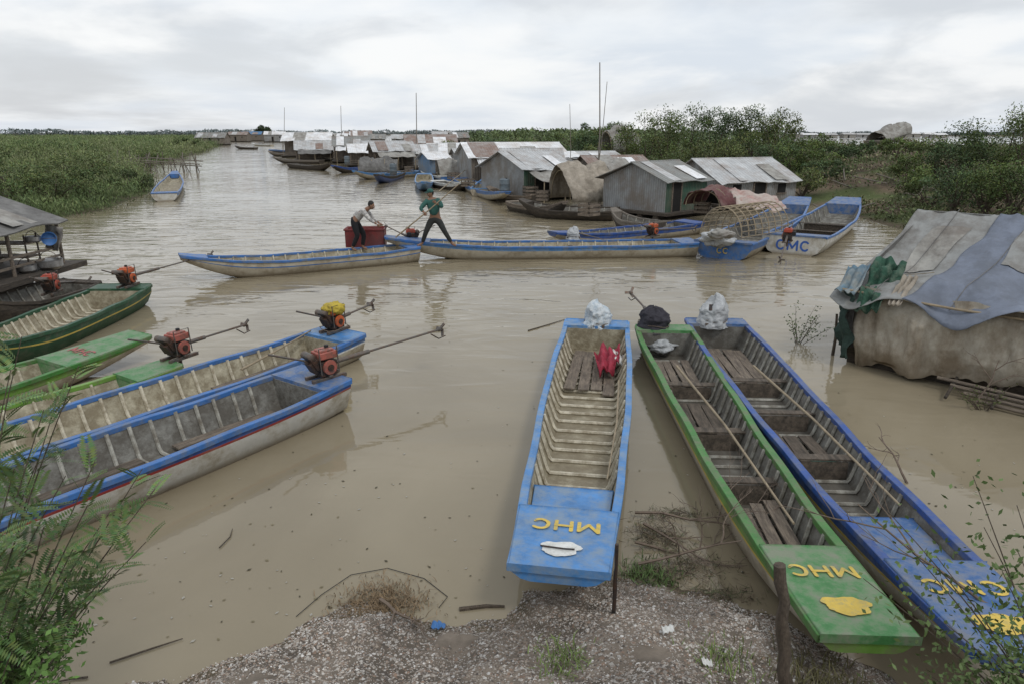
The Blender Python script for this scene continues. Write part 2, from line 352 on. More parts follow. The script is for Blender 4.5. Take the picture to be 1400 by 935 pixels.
# ---------------------------------------------------------------- boat
def boat(label,S,B,W=1.2,G=.38,rise=.2,srise=.05,bw=.55,sw=.85,draft=.09,rail='blue',stripe=None,low='cream',inner='cream_in',deck=None,dt=.86,dt2=None,sd=.08,ribs=14,planks=(),heads=(),text=None,tcol='yellow',emblem=None,line=None,group=None,n=36,endtext=None,roll=0,name='wooden_boat',tsize=.26,railw=1.0,taper=1.7,ribr=.02,tm=.5,topdeck=None,headmat='wood_mid',sf=.30):
    S=Vector((S[0],S[1]));B=Vector((B[0],B[1]));d=(B-S)
    L=d.length;yaw=math.atan2(d.y,d.x)
    root=thing(name,label,'boat',(S.x,S.y,0),yaw,group);root.rotation_euler.x=roll
    stripe=stripe or rail;deck=deck or rail;t3=min(.3,tm)
    def hw(t):
        f=sw+(1-sw)*math.sin(math.pi/2*t/t3) if t<t3 else 1 if t<tm else 1-(1-bw)*((t-tm)/(1-tm))**taper
        return W/2*f
    def gz(t): return G+rise*max(0,(t-.55)/.45)**2+srise*max(0,(.25-t)/.25)**2
    g1=gz(1)
    def kz(t):
        z=-draft
        if t>.68: z+=(g1-.11+draft)*((t-.68)/.32)**1.8
        if t<.15: z+=.08*((.15-t)/.15)**2
        return z
    def outs(t):
        w,g_,k=hw(t),gz(t),kz(t);h=g_-k
        return [(w,g_),(w*.985,g_-sf*h),(w*.975,g_-(sf+.06)*h),(w*.78,k+.16*h),(w*.58,k)]
    def sect(t,q): return [Vector((t*L,y,z)) for y,z in q]+[Vector((t*L,-y,z)) for y,z in q[::-1]]
    ts=[i/n for i in range(n+1)]
    hb=MB();rows=[sect(t,outs(t)) for t in ts]
    mm={0:0,1:2,7:2,8:0}
    hb.grid(rows,mif=lambda i,j:mm.get(j,1))
    hb.add(rows[0],[tuple(range(10))],1 if not endtext else 0);hb.add(rows[-1],[tuple(range(10))[::-1]],0)
    hb.build('hull',[stripe,low,line or stripe],root)
    def ins(t,o=0):
        w,g_,k=hw(t),gz(t),kz(t);h=g_-k;f=max(k+.05,.018)
        return [(w-.035-o,g_-.012),(w*.86-.03-o,f+.4*(g_-f)),(max(.02,w*.80-.03-o),f+.05+o*.6),(max(.015,w*.66-o),f+o)]
    def floor(t): return max(kz(t)+.05,.018)
    hb=MB();te=min(1,dt+.02);tt=[t for t in ts if t<=te]
    hb.grid([sect(t,ins(t)) for t in tt]);hb.build('inner_lining',inner,root)
    ph=random.uniform(0,6)
    for s in(1,-1):
        rb=MB();rw=railw
        rb.grid([[Vector((t*L,s*(hw(t)+a*rw+.006*math.sin(t*23+ph)),gz(t)+c+.006*math.sin(t*31+s+ph))) for a,c in((-.05,-.04),(-.05,.022),(.028,.022),(.028,-.04))] for t in ts],closed=True)
        rb.f.append((3,2,1,0));rb.f.append(tuple(4*n+j for j in range(4)));rb.m+=[0,0]
        rb.build('gunwale',rail,root,bevel=.006 if ribs>=14 else 0)
    def plate(name,t0,t1,dz,mat,inset=.02,th=.035,m_=10):
        pb=MB();rows=[]
        for i in range(m_+1):
            t=t0+(t1-t0)*i/m_;w=hw(t)-inset;z=gz(t)+dz
            rows.append([Vector((t*L,-w,z)),Vector((t*L,w,z)),Vector((t*L,w,z-th)),Vector((t*L,-w,z-th))])
        pb.grid(rows,closed=True);pb.f.append((0,1,2,3));pb.f.append(tuple(4*m_+j for j in(3,2,1,0)));pb.m+=[0,0]
        return pb.build(name,mat,root,bevel=.008)
    bd=plate('bow_deck',dt,1.003,.034,topdeck or deck,inset=-.012,th=.05)
    if dt2: plate('lower_deck',dt2,dt-.002,-.10,deck,inset=.07)
    if sd: plate('stern_deck',-.002,sd,.028,deck,inset=.0)
    for t in [dt]+([dt2] if dt2 else [])+([sd] if sd else []):
        q=ins(t);z0=.0 if t!=dt2 else -.1;q=[(q[0][0],q[0][1]+z0)]+q[1:]
        bb=MB();a=sect(t,q);k=len(a);bb.add(a+[v+Vector((.012,0,0)) for v in a],[tuple(range(k)),tuple(range(k,2*k))[::-1]]+[(i,(i+1)%k,(i+1)%k+k,i+k) for i in range(k)])
        bb.build('bulkhead',inner if t==sd else deck,root,smooth=False)
    t0=(sd or .02)+.03;t1=(dt2 or dt)-.02
    for i in range(ribs):
        t=t0+(t1-t0)*(i+.5+random.uniform(-.1,.1))/ribs;rb=MB();rb.tube(sect(t,ins(t,ribr*.6)),ribr,6);rb.build('rib','cream_rib' if inner=='cream_in' else 'grey_rib',root)
    for (a,b_,cnt,mt) in planks:
        for i in range(cnt):
            tc_=(a+b_)/2;w=hw(tc_)*1.28;yy=-w/2+w*(i+.5)/cnt;ln=(b_-a)*L*random.uniform(.78,1.03)
            z=max(floor(a),floor(b_),floor(tc_))+.05+random.uniform(0,.02)
            pb=MB();pb.box((tc_*L+random.uniform(-.08,.08),yy,z),(ln,w/cnt*random.uniform(.78,.93),.02),(random.uniform(-.03,.03),random.uniform(-.01,.01),random.uniform(-.035,.035)));pb.build('floor_board',mt,root,smooth=False)
    for t in heads:
        w=hw(t)-.04;g_=gz(t);k=floor(t);pb=MB();pb.box((t*L,0,g_-.13),(.12,w*1.86,.02),(0,random.uniform(-.05,.05),0));pb.box((t*L+.05,0,(g_-.16+k)/2),(.018,w*1.5,g_-.16-k))
        pb.build('thwart',headmat,root,smooth=False)
    if text:
        vs,fs=lettering(text,tsize);tt_=dt+(1-dt)*.34;lb=MB()
        lb.add([(tt_*L+y,-x,gz(min(1.05,(tt_*L+y)/L))+.034+.006+z) for x,y,z in vs],fs);lb.build('lettering',tcol,bd,smooth=False)
    if emblem:
        tt_=dt+(1-dt)*.73;e=blob((0,0,0),(.105,.155),seed=L);e.v=[(tt_*L+v[0],v[1],gz(tt_+v[0]/L)+.043+v[2]) for v in e.v];e.build('emblem',emblem,bd,smooth=False)
        if emblem=='white': e=MB();e.tube([(tt_*L+.0,-.16,gz(tt_)+.054),(tt_*L+.02,.02,gz(tt_)+.058),(tt_*L+.01,.10,gz(tt_)+.054)],.007,5);e.build('deck_cleat','iron',bd,smooth=False)
    if endtext:
        vs,fs=lettering(endtext[0],endtext[2]);lb=MB();z0=(gz(0)+max(0,kz(0)))/2+.0
        lb.add([(-.008-z,-x,z0+y) for x,y,z in vs],fs);lb.build('lettering',endtext[1],root,smooth=False)
    return root
def XY(px,py,z=.4): return P(px,py,z).xy
boat('light blue boat with yellow MHC letters, its bow resting on the gravel bank',XY(816,442),XY(763,785,.55),W=1.12,rail='sky_blue',inner='cream_in',low='white_hull',dt=.868,dt2=.775,sd=.05,ribs=18,planks=[(.08,.36,4,'wood')],text='MHC',emblem='white',bw=.63,sw=.95,tm=.35,taper=1.5,tsize=.155,ribr=.024)
boat('narrow green wooden boat with yellow MHC letters, between two blue boats',XY(906,449),XY(1187,878,.55),W=.94,rail='green',stripe='lime',line='yellow_stripe',inner='grey_in',dt=.855,sd=.04,ribs=24,planks=[(.10,.27,4,'wood'),(.33,.46,3,'wood_mid'),(.70,.84,3,'wood')],heads=(.30,.50,.66),text='MHC',emblem='yellow',bw=.62,sw=.97,tm=.12,taper=1.0,tsize=.135,deck='green_deck',ribr=.022)
boat('royal blue wooden boat with yellow CMC letters on its bow, rightmost in front',XY(976,440),XY(1412,905,.55),W=1.04,rail='royal',stripe='royal',line='yellow_stripe',low='white_hull',inner='grey_in',dt=.87,dt2=.76,sd=.04,ribs=24,planks=[(.07,.26,4,'wood'),(.48,.58,3,'wood_mid')],heads=(.31,.45,.60),text='CMC',emblem='yellow',bw=.62,sw=.95,tm=.2,taper=1.2,tsize=.155,deck='blue_deck',ribr=.022)
dD=Vector((-.57,-.82))
sD=Vector((-2.55,8.78));boat('long blue boat with grey interior and red and cream striped side, front left',sD,sD+dD*7.8,W=1.20,rail='blue',stripe='royal',line='red_stripe',low='white_hull',inner='grey_in',sd=.06,ribs=24,heads=(),deck='blue_deck',dt=.9,G=.42,planks=[(.08,.25,4,'wood'),(.3,.5,4,'wood_mid')],ribr=.024,sf=.17)
sE=Vector((-2.80,10.98));dE=Vector((-.545,-.838));boat('blue boat with pale interior, second from front left, below the yellow covered engine',sE,sE+dE*8,W=1.10,rail='blue',inner='cream_in',sd=.06,ribs=24,heads=(),deck='sky_blue',dt=.9,line='white',planks=[(.09,.3,4,'wood')],ribr=.024,sf=.24)
sF=Vector((-5.02,9.55));boat('lime green boat behind the two long blue boats on the left',sF+dE*7,sF,W=.86,rail='lime',inner='cream_in',sd=.1,ribs=15,G=.26,rise=.08,deck='green_deck',dt=.9,line='white')
sF2=Vector((-6.15,10.8));boat('green boat with faded red MHC letters on its raised end, left edge',sF2+Vector((-.50,-.866))*7,sF2,W=.98,rail='green',stripe='lime',inner='cream_in',sd=.08,ribs=15,G=.28,rise=.14,deck='green_deck',dt=.80,text='MHC',tcol='red_letter',tsize=.15,bw=.62)
boat('dark green boat with pale floor at left edge, orange engine on its end',XY(172,392),XY(-70,492),W=1.3,rail='dark_green',line='yellow_stripe',low='dark_green',inner='cream_in',ribs=18,dt=.9)
boat('slender boat with upturned bow carrying a red box, person in patterned shirt aboard',XY(566,337),XY(247,358,.5),W=1.2,rail='blue',stripe='cream',line='blue',inner='cream_in',ribs=14,dt=.9,bw=.3,rise=.28,sd=.06,planks=[(.1,.3,5,'wood'),(.55,.8,3,'wood')])
boat('long blue edged boat carrying the person with a pole across the channel',XY(948,331),XY(528,331,.5),W=1.2,rail='blue',stripe='sky_blue',low='cream',inner='cream_in',ribs=18,dt=.86,bw=.35,rise=.26,sd=.06,deck='blue_deck',heads=(.4,.62),planks=[(.1,.35,4,'wood'),(.65,.84,4,'wood')],sf=.2)
boat('blue boat moored just behind the long crossing boat, orange engine on it',XY(948,304),XY(755,324),W=1.15,rail='royal',inner='grey_in',ribs=12,dt=.88,rise=.15,bw=.4)
boat('blue and white boat with blue CMC letters on its transom',XY(1084,331),XY(1158,281,.6),W=1.95,G=.50,rise=.4,rail='blue',stripe='white_hull',low='white_hull',inner='grey_in',ribs=14,dt=.88,deck='blue_deck',bw=.5,endtext=('CMC','blue_letter',.27),sd=.07,srise=.08,heads=(.3,.5),sw=.95)
boat('blue boat under the wicker cage, small yellow letters on its end',XY(988,336),XY(1092,280,.6),W=1.8,G=.44,rise=.45,rail='blue',stripe='blue',low='cream',inner='grey_in',ribs=14,dt=.88,deck='blue_deck',bw=.5,endtext=('CC','yellow',.15),sd=.05,sw=.95)
FB=[('small blue and white boat alone beside the reed bank',(225,268),(240,241),1.5,'blue','white_hull',8,'cream_in'),
('long cream and blue boat tied in front of the distant houses',(570,236),(484,240),1.5,'sky_blue','cream',8,'cream_in'),
('turquoise boat pointing at the camera in mid channel',(580,240),(580,257),1.3,'sky_blue','sky_blue',8,'cream_in'),
('blue boat angled out from the white roofed float house',(628,246),(694,272),1.3,'blue','cream',8,'cream_in'),
('dark wooden boat carrying the arched tarp shelter',(842,291),(712,283),2.2,'wood_dark','wood_dark',6,'grey_in'),
('dark blue boat with pointed ends left of the turquoise boat',(520,229),(455,232),1.4,'royal','wood_dark',4,'grey_in'),
('low grey boat beside the pole raft in the far channel',(440,221),(375,219),1.5,'wood_grey','wood_dark',0,'grey_in'),
('small brown boat moored left of the far float houses',(408,212),(368,210),1.5,'wood','wood_dark',0,'grey_in'),
('dark narrow boat in front of the dark roofed float house',(512,216),(470,222),1.4,'wood_dark','wood_dark',0,'grey_in'),
('white edged boat in front of the blue walled hut',(612,244),(575,233),1.3,'white','blue',4,'cream_in'),
('wooden boat piled against the tarp shelter, left side',(735,270),(668,264),1.6,'wood','wood_dark',6,'grey_in'),
('grey skiff beneath the eaves of the grey tin house',(905,309),(838,297),1.2,'wood_grey','wood_dark',6,'grey_in'),
('dark open boat with engine beneath the left float house',(104,392),(-60,428),1.6,'wood_dark','wood_dark',10,'grey_in'),
('thin dark canoe far up the channel near the bend',(350,203),(322,202),1.6,'wood_dark','wood_dark',0,'grey_in'),
('pale canoe in the distant channel beside the lone tree',(372,199),(345,198),1.6,'white','cream',0,'grey_in'),
('dark boat poking out beside the brown plank float house',(548,236),(515,246),1.5,'wood_dark','royal',4,'grey_in'),
('short turquoise boat nosed in under the white roofed house',(655,262),(668,246),1.2,'sky_blue','cream',4,'grey_in'),
('brown boat lying along the front of the grey awning house',(705,279),(772,287),1.3,'wood','wood_dark',6,'grey_in'),
('white and grey boat between the turquoise boat and the white roof',(598,250),(640,254),1.2,'white','wood_dark',4,'grey_in'),
('low dark boat tied left of the first open veranda',(400,226),(452,229),1.4,'wood_dark','wood_dark',0,'grey_in'),
('cream boat tied between the two open verandas',(440,216),(476,218),1.6,'cream','wood_dark',0,'cream_in'),
('blue canoe at the end of the distant row of houses',(372,206),(410,207),1.6,'blue','wood_dark',0,'grey_in')]
for lab,s,b_,W_,rl,lw,rb,inn in FB:
    boat(lab,XY(*s,.3),XY(*b_,.4),W=W_,rail=rl,stripe=rl,low=lw,inner=inn,ribs=rb,n=18,bw=.25,rise=.35,dt=.9,sd=.06)
# ---------------------------------------------------------------- engines
def engine(label,loc,tail,col='tank_orange',cover=None,ccol=None,scale=1.0,handle=True,wide=1.0,low_=1.0):
    loc=Vector(loc);t=Vector(tail)-loc;yaw=math.atan2(t.y,t.x);hd=Vector((t.x,t.y)).length/scale;tz=t.z/scale
    r=thing('boat_engine',label,'boat engine',loc,yaw);r.scale=(scale,)*3
    b=MB();b.box((0,.09,.03),(.5,.05,.05));b.box((0,-.09,.03),(.5,.05,.05));b.box((0,0,.07),(.06,.3,.03));b.tube([(0,0,-.12),(0,0,.06)],.03,8);b.build('mount','steel',r,smooth=False,bevel=.006)
    b=MB();b.box((0,0,.17),(.24,.22,.2));b.box((-.16 if cover!='bag' else -.1,0,.22),(.14,.16,.16),(0,-.5,0))
    if cover!='bag':
        for k in range(5): b.box((-.13-.02*k,0,.19+.018*k),(.012,.2,.19),(0,-.5,0))
    b.box((.13,.05,.16),(.08,.1,.12));b.build('engine_block','iron',r,smooth=False,bevel=.008)
    if cover!='bag':
        b=MB();b.lathe([(.03,-.15),(.095,-.145),(.10,-.12),(.08,-.10)],(0,0,.19),18,'Y');b.build('starter_cover',col,r)
        b=MB();b.lathe([(.0,-.165),(.045,-.163),(.045,-.145),(.0,-.14)],(0,0,.19),12,'Y');b.build('starter_hub','iron',r)
        b=MB();b.box((.0,0,.345),(.27,.22,.10));b.box((.0,0,.405),(.21,.17,.03));o=b.build('fuel_tank',col,r,bevel=.022)
        b=MB();b.lathe([(.03,0),(.03,.03),(.018,.035)],(.05,.02,.42),12);b.build('tank_cap','black',o)
        b=MB();b.lathe([(.02,-.12),(.05,-.11),(.05,.11),(.02,.12)],(-.2,.06,.34),12,'Y');b.tube([(-.2,.06,.3),(-.18,.04,.2)],.014,6);b.build('muffler','steel',r)
        b=MB();b.box((.06,.17,.27),(.11,.09,.13));b.build('air_filter','black',r,bevel=.02)
        b=MB();b.tube([(-.12,-.12,.1),(-.14,-.12,.46),(.12,-.12,.46),(.14,-.12,.1)],.009,5);b.build('guard_bar','steel',r)
    a=Vector((.13,0,.2));e=Vector((hd,0,tz));dr=(e-a)
    b=MB();b.tube([a,a+dr*.3],.032,10);b.tube([a+dr*.28,a+dr*.97],.017,8);b.build('drive_shaft','steel',r)
    b=MB();b.lathe([(.012,-.05),(.03,-.03),(.03,.03),(.012,.05)],e-dr.normalized()*.02,10,'X')
    for k in range(3):
        q=2*math.pi*k/3;c=e+Vector((0,math.cos(q)*.06,math.sin(q)*.06));b.box(c,(.015,.045,.10),(q-math.pi/2,.5,0))
    b.build('propeller','steel',r)
    b=MB();b.tube([e-dr.normalized()*.2+Vector((0,0,-.03)),e+Vector((-.05,0,-.14)),e+Vector((.08,0,-.12))],.009,6);b.build('skeg','iron',r)
    if handle:
        b=MB();b.tube([(-.08,0,.12),(-.3,0,.32),(-.75,.02,.5)],.014,8);b.build('tiller','steel',r)
    if cover:
        sd_=random.random()*9;b=MB()
        if cover=='bag':
            rows=[];nn=72;pk=[(random.uniform(0,6.28),random.uniform(.12,.3)) for _ in range(4)]
            for i in range(22):
                v=i/21;z_=-.03+.43*v*low_
                rr=(.255-.035*math.sin(v*3.1)) if v<.5 else .225*math.cos((v-.5)*2*1.45)**.55 if v<.999 else .02
                rows.append([])
                for j in range(nn):
                    a_=2*math.pi*j/nn;d_=Vector((math.cos(a_),math.sin(a_),v*2.2))
                    cr=0
                    for q_,(kk,ff) in enumerate(((3,5),(-4,7),(5,3))):
                        cr+=(1-abs(math.sin(a_*abs(kk)*.5+v*ff*(1 if kk>0 else -1)+sd_+2.2*noise.noise(d_*1.7+Vector((q_,sd_,0))))))**4
                    k_=1+.20*noise.noise(d_*1.3+Vector((sd_,0,0)))+.10*noise.noise(d_*4+Vector((sd_,0,0)))+.055*cr+(.06*math.sin(a_*9+sd_)*(1-v*2) if v<.5 else 0)
                    top=.07*max(0,v-.35)*sum(math.cos(a_-p_)*h_*4 for p_,h_ in pk)
                    rows[-1].append(Vector((d_.x*rr*k_*wide-.02,d_.y*rr*k_*.95*wide,z_+top*.6+.05*noise.noise(d_*2.3+Vector((sd_,5,0)))*v)))
            b.grid(rows,closed=True);k0=len(b.v)-nn;b.f.append(tuple(range(k0,k0+nn)));b.m.append(0)
        else: b.ell((.0,0,.39),(.19,.17,.10),30,16,0,.35,sd_,2.2,.12)
        o=b.build('cover',ccol,r,ang=3)
        b=MB();b.tube([(.245*wide*math.cos(a_),.23*wide*math.sin(a_),.08+.02*math.sin(3*a_)) for a_ in [i*math.pi/8 for i in range(17)]],.006,5);b.build('tie_string','twig',o)
    return r
engine('pink tanked engine with long raised shaft on the front left blue boat',P(446,517,.47),P(603,450,.75),'tank_pink')
engine('engine half covered with yellow cloth on the second blue boat',P(458,453,.45),P(508,416,.72),'tank_orange','cap','yellow_cloth')
engine('faded red engine with thin shaft on the lime green boat',P(246,490,.36),P(336,444,.55),'tank_pink')
engine('bright orange engine with long shaft over open water, left dark green boat',P(176,392,.45),P(289,348,.5),'tank_orange')
engine('engine wrapped in pale blue plastic on the MHC blue boat',P(817,444,.41),P(820,418,.35)+Vector((0,.6,-.5)),'tank_orange','bag','blue_plastic',1.0,False)
engine('engine under a black cloth cover on the green MHC boat',P(893,448,.41),P(862,400,.8),'iron','bag','dark_cloth',1.0,False,1.15,.92)
engine('engine wrapped in clear plastic on the rightmost blue boat',P(974,442,.42),P(975,410,.35)+Vector((.1,.6,-.5)),'iron','bag','clear_plastic',1.1,False)
engine('small orange engine with long shaft beside the crossing boat, right end',P(892,324,.45),P(950,312,.5),'tank_orange')
engine('red engine at the box boat stern beside the two people',P(562,332,.42),P(527,309,.95),'tank_red')
engine('grey engine wrapped in plastic midway along the crossing boat',P(784,326,.40),P(838,331,.3),'iron','bag','clear_plastic',.85,False)
engine('orange engine standing on the CMC lettered transom',P(1076,332,.60),P(1060,352,.25)+Vector((0,-.4,0)),'tank_red')
engine('red engine on the dark boat beneath the left float house',P(72,402,.42),P(122,384,.3),'tank_red')
def prop_blob(name,label,cat,c,r,mat,amp=.35,seed=1,group=None):
    b=MB();b.ell((0,0,r[2]*.8),r,26,16,0,amp,seed,2.2,.08);o=b.build(name,mat,ang=3);o.location=c;tag(o,label,cat,group);return o
prop_blob('plastic_bundle','large clear plastic bundle on the caged boat end','bundle',P(982,334,.5),(.5,.35,.2),'clear_plastic',.5,3)
prop_blob('plastic_bundle','pale sack lying on top of the plastic bundle on the caged boat','sack',P(986,325,.8),(.34,.26,.12),'tarp_mid',.45,6)
# ---------------------------------------------------------------- cloth helper
def cloth_mesh(c,amp=.06,n=16,seed=0,fr=3):
    a,b,d,e=[Vector(q) for q in c]
    nrm=(b-a).cross(e-a).normalized();rows=[]
    for i in range(n+1):
        v=i/n;row=[]
        for j in range(n+1):
            u=j/n;p=(a*(1-u)+b*u)*(1-v)+(e*(1-u)+d*u)*v
            row.append(p+nrm*amp*(noise.noise(p*fr+Vector((seed,0,0)))*1.5+.4*noise.noise(p*fr*3)+.35*math.sin(u*17+seed+3*v))+Vector((0,0,noise.noise(p*fr*1.3+Vector((0,seed,4)))*amp*.8*(1 if i in(0,n) else .3))))
        rows.append(row)
    m_=MB();m_.grid(rows);return m_
def cloth(name,label,c,mat,amp=.06,seed=0,cat='cloth',fr=3,n=16):
    o=cloth_mesh(c,amp,n,seed,fr).build(name,mat,solid=.008,ang=3);return tag(o,label,cat)
# ---------------------------------------------------------------- near right tarp house
T=thing('tarpaulin_houseboat','houseboat covered in grey, blue and dirty cream tarpaulins at the right edge','houseboat',(5.36,10.66,0),math.atan2(-.72,.69))
Lh=5.2
def tarpgrid(f,u0,u1,v0,v1,nu,nv):
    fu=lambda q,v:q(v) if callable(q) else q
    mb=MB();mb.grid([[f(fu(u0,v)+(fu(u1,v)-fu(u0,v))*j/nu,v) for j in range(nu+1)] for v in [v0+(v1-v0)*i/nv for i in range(nv+1)]]);return mb
def crease(u,v,s=0):
    r=0
    for k,(a,f) in enumerate(((.6,5),(-.5,7),(1.1,9),(-1.3,6))):
        q=math.sin((u*math.cos(a)+v*math.sin(a))*f+3*noise.noise(Vector((u*1.3,v*2,k+s))));r+=(1-abs(q))**4/(k+1.5)
    return r
def wallf(u,v):
    fold=.035*math.sin(u*8+4*noise.noise(Vector((u,v*.8,0))*1.5))*(1-v*.6)+.012*math.sin(u*25+5*noise.noise(Vector((u,v,4))*2))+.035*crease(u,v*1.2)
    e=max(0,.3-u)/.3
    return Vector((u+.25*(1-v)*e,-.05-.12*math.sin(math.pi*min(1,v*1.05))+.15*noise.noise(Vector((u*1.3,v*2,0)))-fold+.25*e*e,.15+1.14*v+.07*noise.noise(Vector((u*2,v*4,7)))-.10*(1-v)*math.sin(u*1.7+.5)+(.13*noise.noise(Vector((u*2.1,0,9)))+.06*noise.noise(Vector((u*9,0,9)))if v<.06 else 0)))
def rooff(u,v,o=0):
    y=-.14+1.97*v;z=1.28+1.06*v-.17*math.sin(math.pi*v)*(1+.5*math.sin(u*2.6+.8))+.09*noise.noise(Vector((u*1.5,v*3,2)))+.018*noise.noise(Vector((u*5,v*7,2)))+.028*crease(u,v*2,5)
    return Vector((u-.02+.42*v*max(0,1-u/2)+.05*noise.noise(Vector((v*4,u,1))),y-.07*max(0,.15-v)/.15*(1+math.sin(u*4)),z+o-.24*max(0,.14-v)/.14*(.45+.45*math.sin(u*4.3+1))))
tarpgrid(wallf,-.02,Lh,0,1,170,34).build('wall_tarp','tarp_cream',T,ang=3)
bl=lambda v:.95+.40*v
tarpgrid(lambda u,v:rooff(u,v),-.14,lambda v:bl(v)+.12,-.04,1,44,46).build('grey_roof_tarp','tarp_grey',T,ang=3,solid=.01)
tarpgrid(lambda u,v:rooff(u,v,.03),lambda v:bl(v)+.03*math.sin(v*19),Lh,-.05,1,100,46).build('blue_roof_tarp','tarp_blue',T,ang=3,solid=.01)
tarpgrid(lambda u,v:rooff(u,v,.022),lambda v:.30+.05*v+.02*math.sin(v*15),lambda v:.78+.25*v,.42,.86,16,16).build('patch_tarp','tarp_mid',T,ang=3)
tarpgrid(lambda u,v:rooff(u,v,.052),lambda v:1.62+.25*v+.02*math.sin(v*15),lambda v:2.1+.3*v,.50,.95,16,16).build('patch_tarp','tarp_grey',T,ang=3)
for k,(a_,b_) in enumerate([((-.08,.34),(1.0,.30)),((.45,0.02),(.62,1.0)),((1.5,.02),(1.9,1.0))]):
    b=MB();b.tube([rooff(a_[0]+(b_[0]-a_[0])*i/14,a_[1]+(b_[1]-a_[1])*i/14,.05) for i in range(15)],.006,5);b.build('tie_rope',['bamboo','tarp_dark','tarp_dark'][k],T)
tarpgrid(lambda u,v:Vector((u+.42*v*max(0,1-u/2),3.7-v*1.87,1.15+1.20*v)),-.10,Lh,0,1,30,10).build('back_roof_tarp','tarp_grey',T,ang=3,solid=.01)
b=MB();b.add([(.05,.1,.1),(.05,3.5,.1),(0,3.6,1.2),(.38,1.83,2.26),(0,-.05,1.26)],[(0,1,2,3,4)]);b.build('gable_sheet','tarp_dark',T,smooth=False)
b=MB();b.grid([[Vector((u,y,z)) for y,z in((.05,.28),(.12,.0),(.6,-.2),(3.0,-.2),(3.4,.0),(3.5,.24))] for u in(.1,1,2,4,Lh+.5)]);b.add([(.1,.05,.28),(.1,.12,0),(.1,.6,-.2),(.1,3.0,-.2),(.1,3.4,0),(.1,3.5,.24)],[(0,1,2,3,4,5)]);b.build('hull','wood_dark',T,smooth=False)
for k in range(4):
    b=MB();b.tube([(1.5+k*.2,-.22-.1*k,.18-.04*k),(Lh,-.3-.1*k,.14-.03*k)],.026,8);b.build('side_pole','wood',T)
for k in range(5):
    b=MB();u=1.7+k*.55;b.tube([(u,.1,.22),(u+.05,-.7,.06)],.022,6);b.build('cross_pole','wood_dark',T)
b=MB();b.tube([(-.1,-.16,1.24),(1.6,-.18,1.20),(Lh,-.18,1.24)],.018,8);b.build('eave_pole','bamboo',T)
b=MB();b.tube([(.25,1.83,2.30),(Lh,1.83,2.30)],.02,8);b.build('ridge_pole','bamboo',T)
bpy.context.view_layer.update()
def TL(x,y,z): return T.matrix_world@Vector((x,y,z))
cloth('hanging_cloth','crumpled dark green cloth hung over the eave of the tarpaulin houseboat',[TL(.22,.42,1.66),TL(.66,.42,1.66),TL(.62,-.36,.98),TL(.26,-.36,1.02)],'green_cloth',.15,3,fr=4,n=26)
cloth('hanging_sheet','faded blue plastic sheet at the roof corner of the tarpaulin houseboat',[TL(-.12,.22,1.52),TL(.22,.22,1.54),TL(.22,-.30,1.16),TL(-.10,-.28,1.2)],'teal_tarp',.08,6,'sheet',n=22)
cloth('hanging_net','dark netting hanging down the left end of the tarpaulin houseboat',[TL(-.14,.2,1.20),TL(.14,-.28,1.15),TL(.22,-.28,.16),TL(-.08,.2,.2)],'net_dark',.10,8,'net',n=22)
cloth('hanging_sack','pale brown sack beside the green cloth on the houseboat eave',[TL(.70,.18,1.52),TL(.92,.16,1.52),TL(.88,-.34,1.16),TL(.72,-.34,1.14)],'tarp_tan',.07,9,'sack')
b=MB();b.tube([(0,0,0),(.02,.02,.4),(0,.05,.8)],[.03,.025,.02],8);o=b.build('mooring_stake','bark');o.location=TL(-.2,.3,-.1);tag(o,'short stake at the left end of the tarpaulin houseboat','stake')
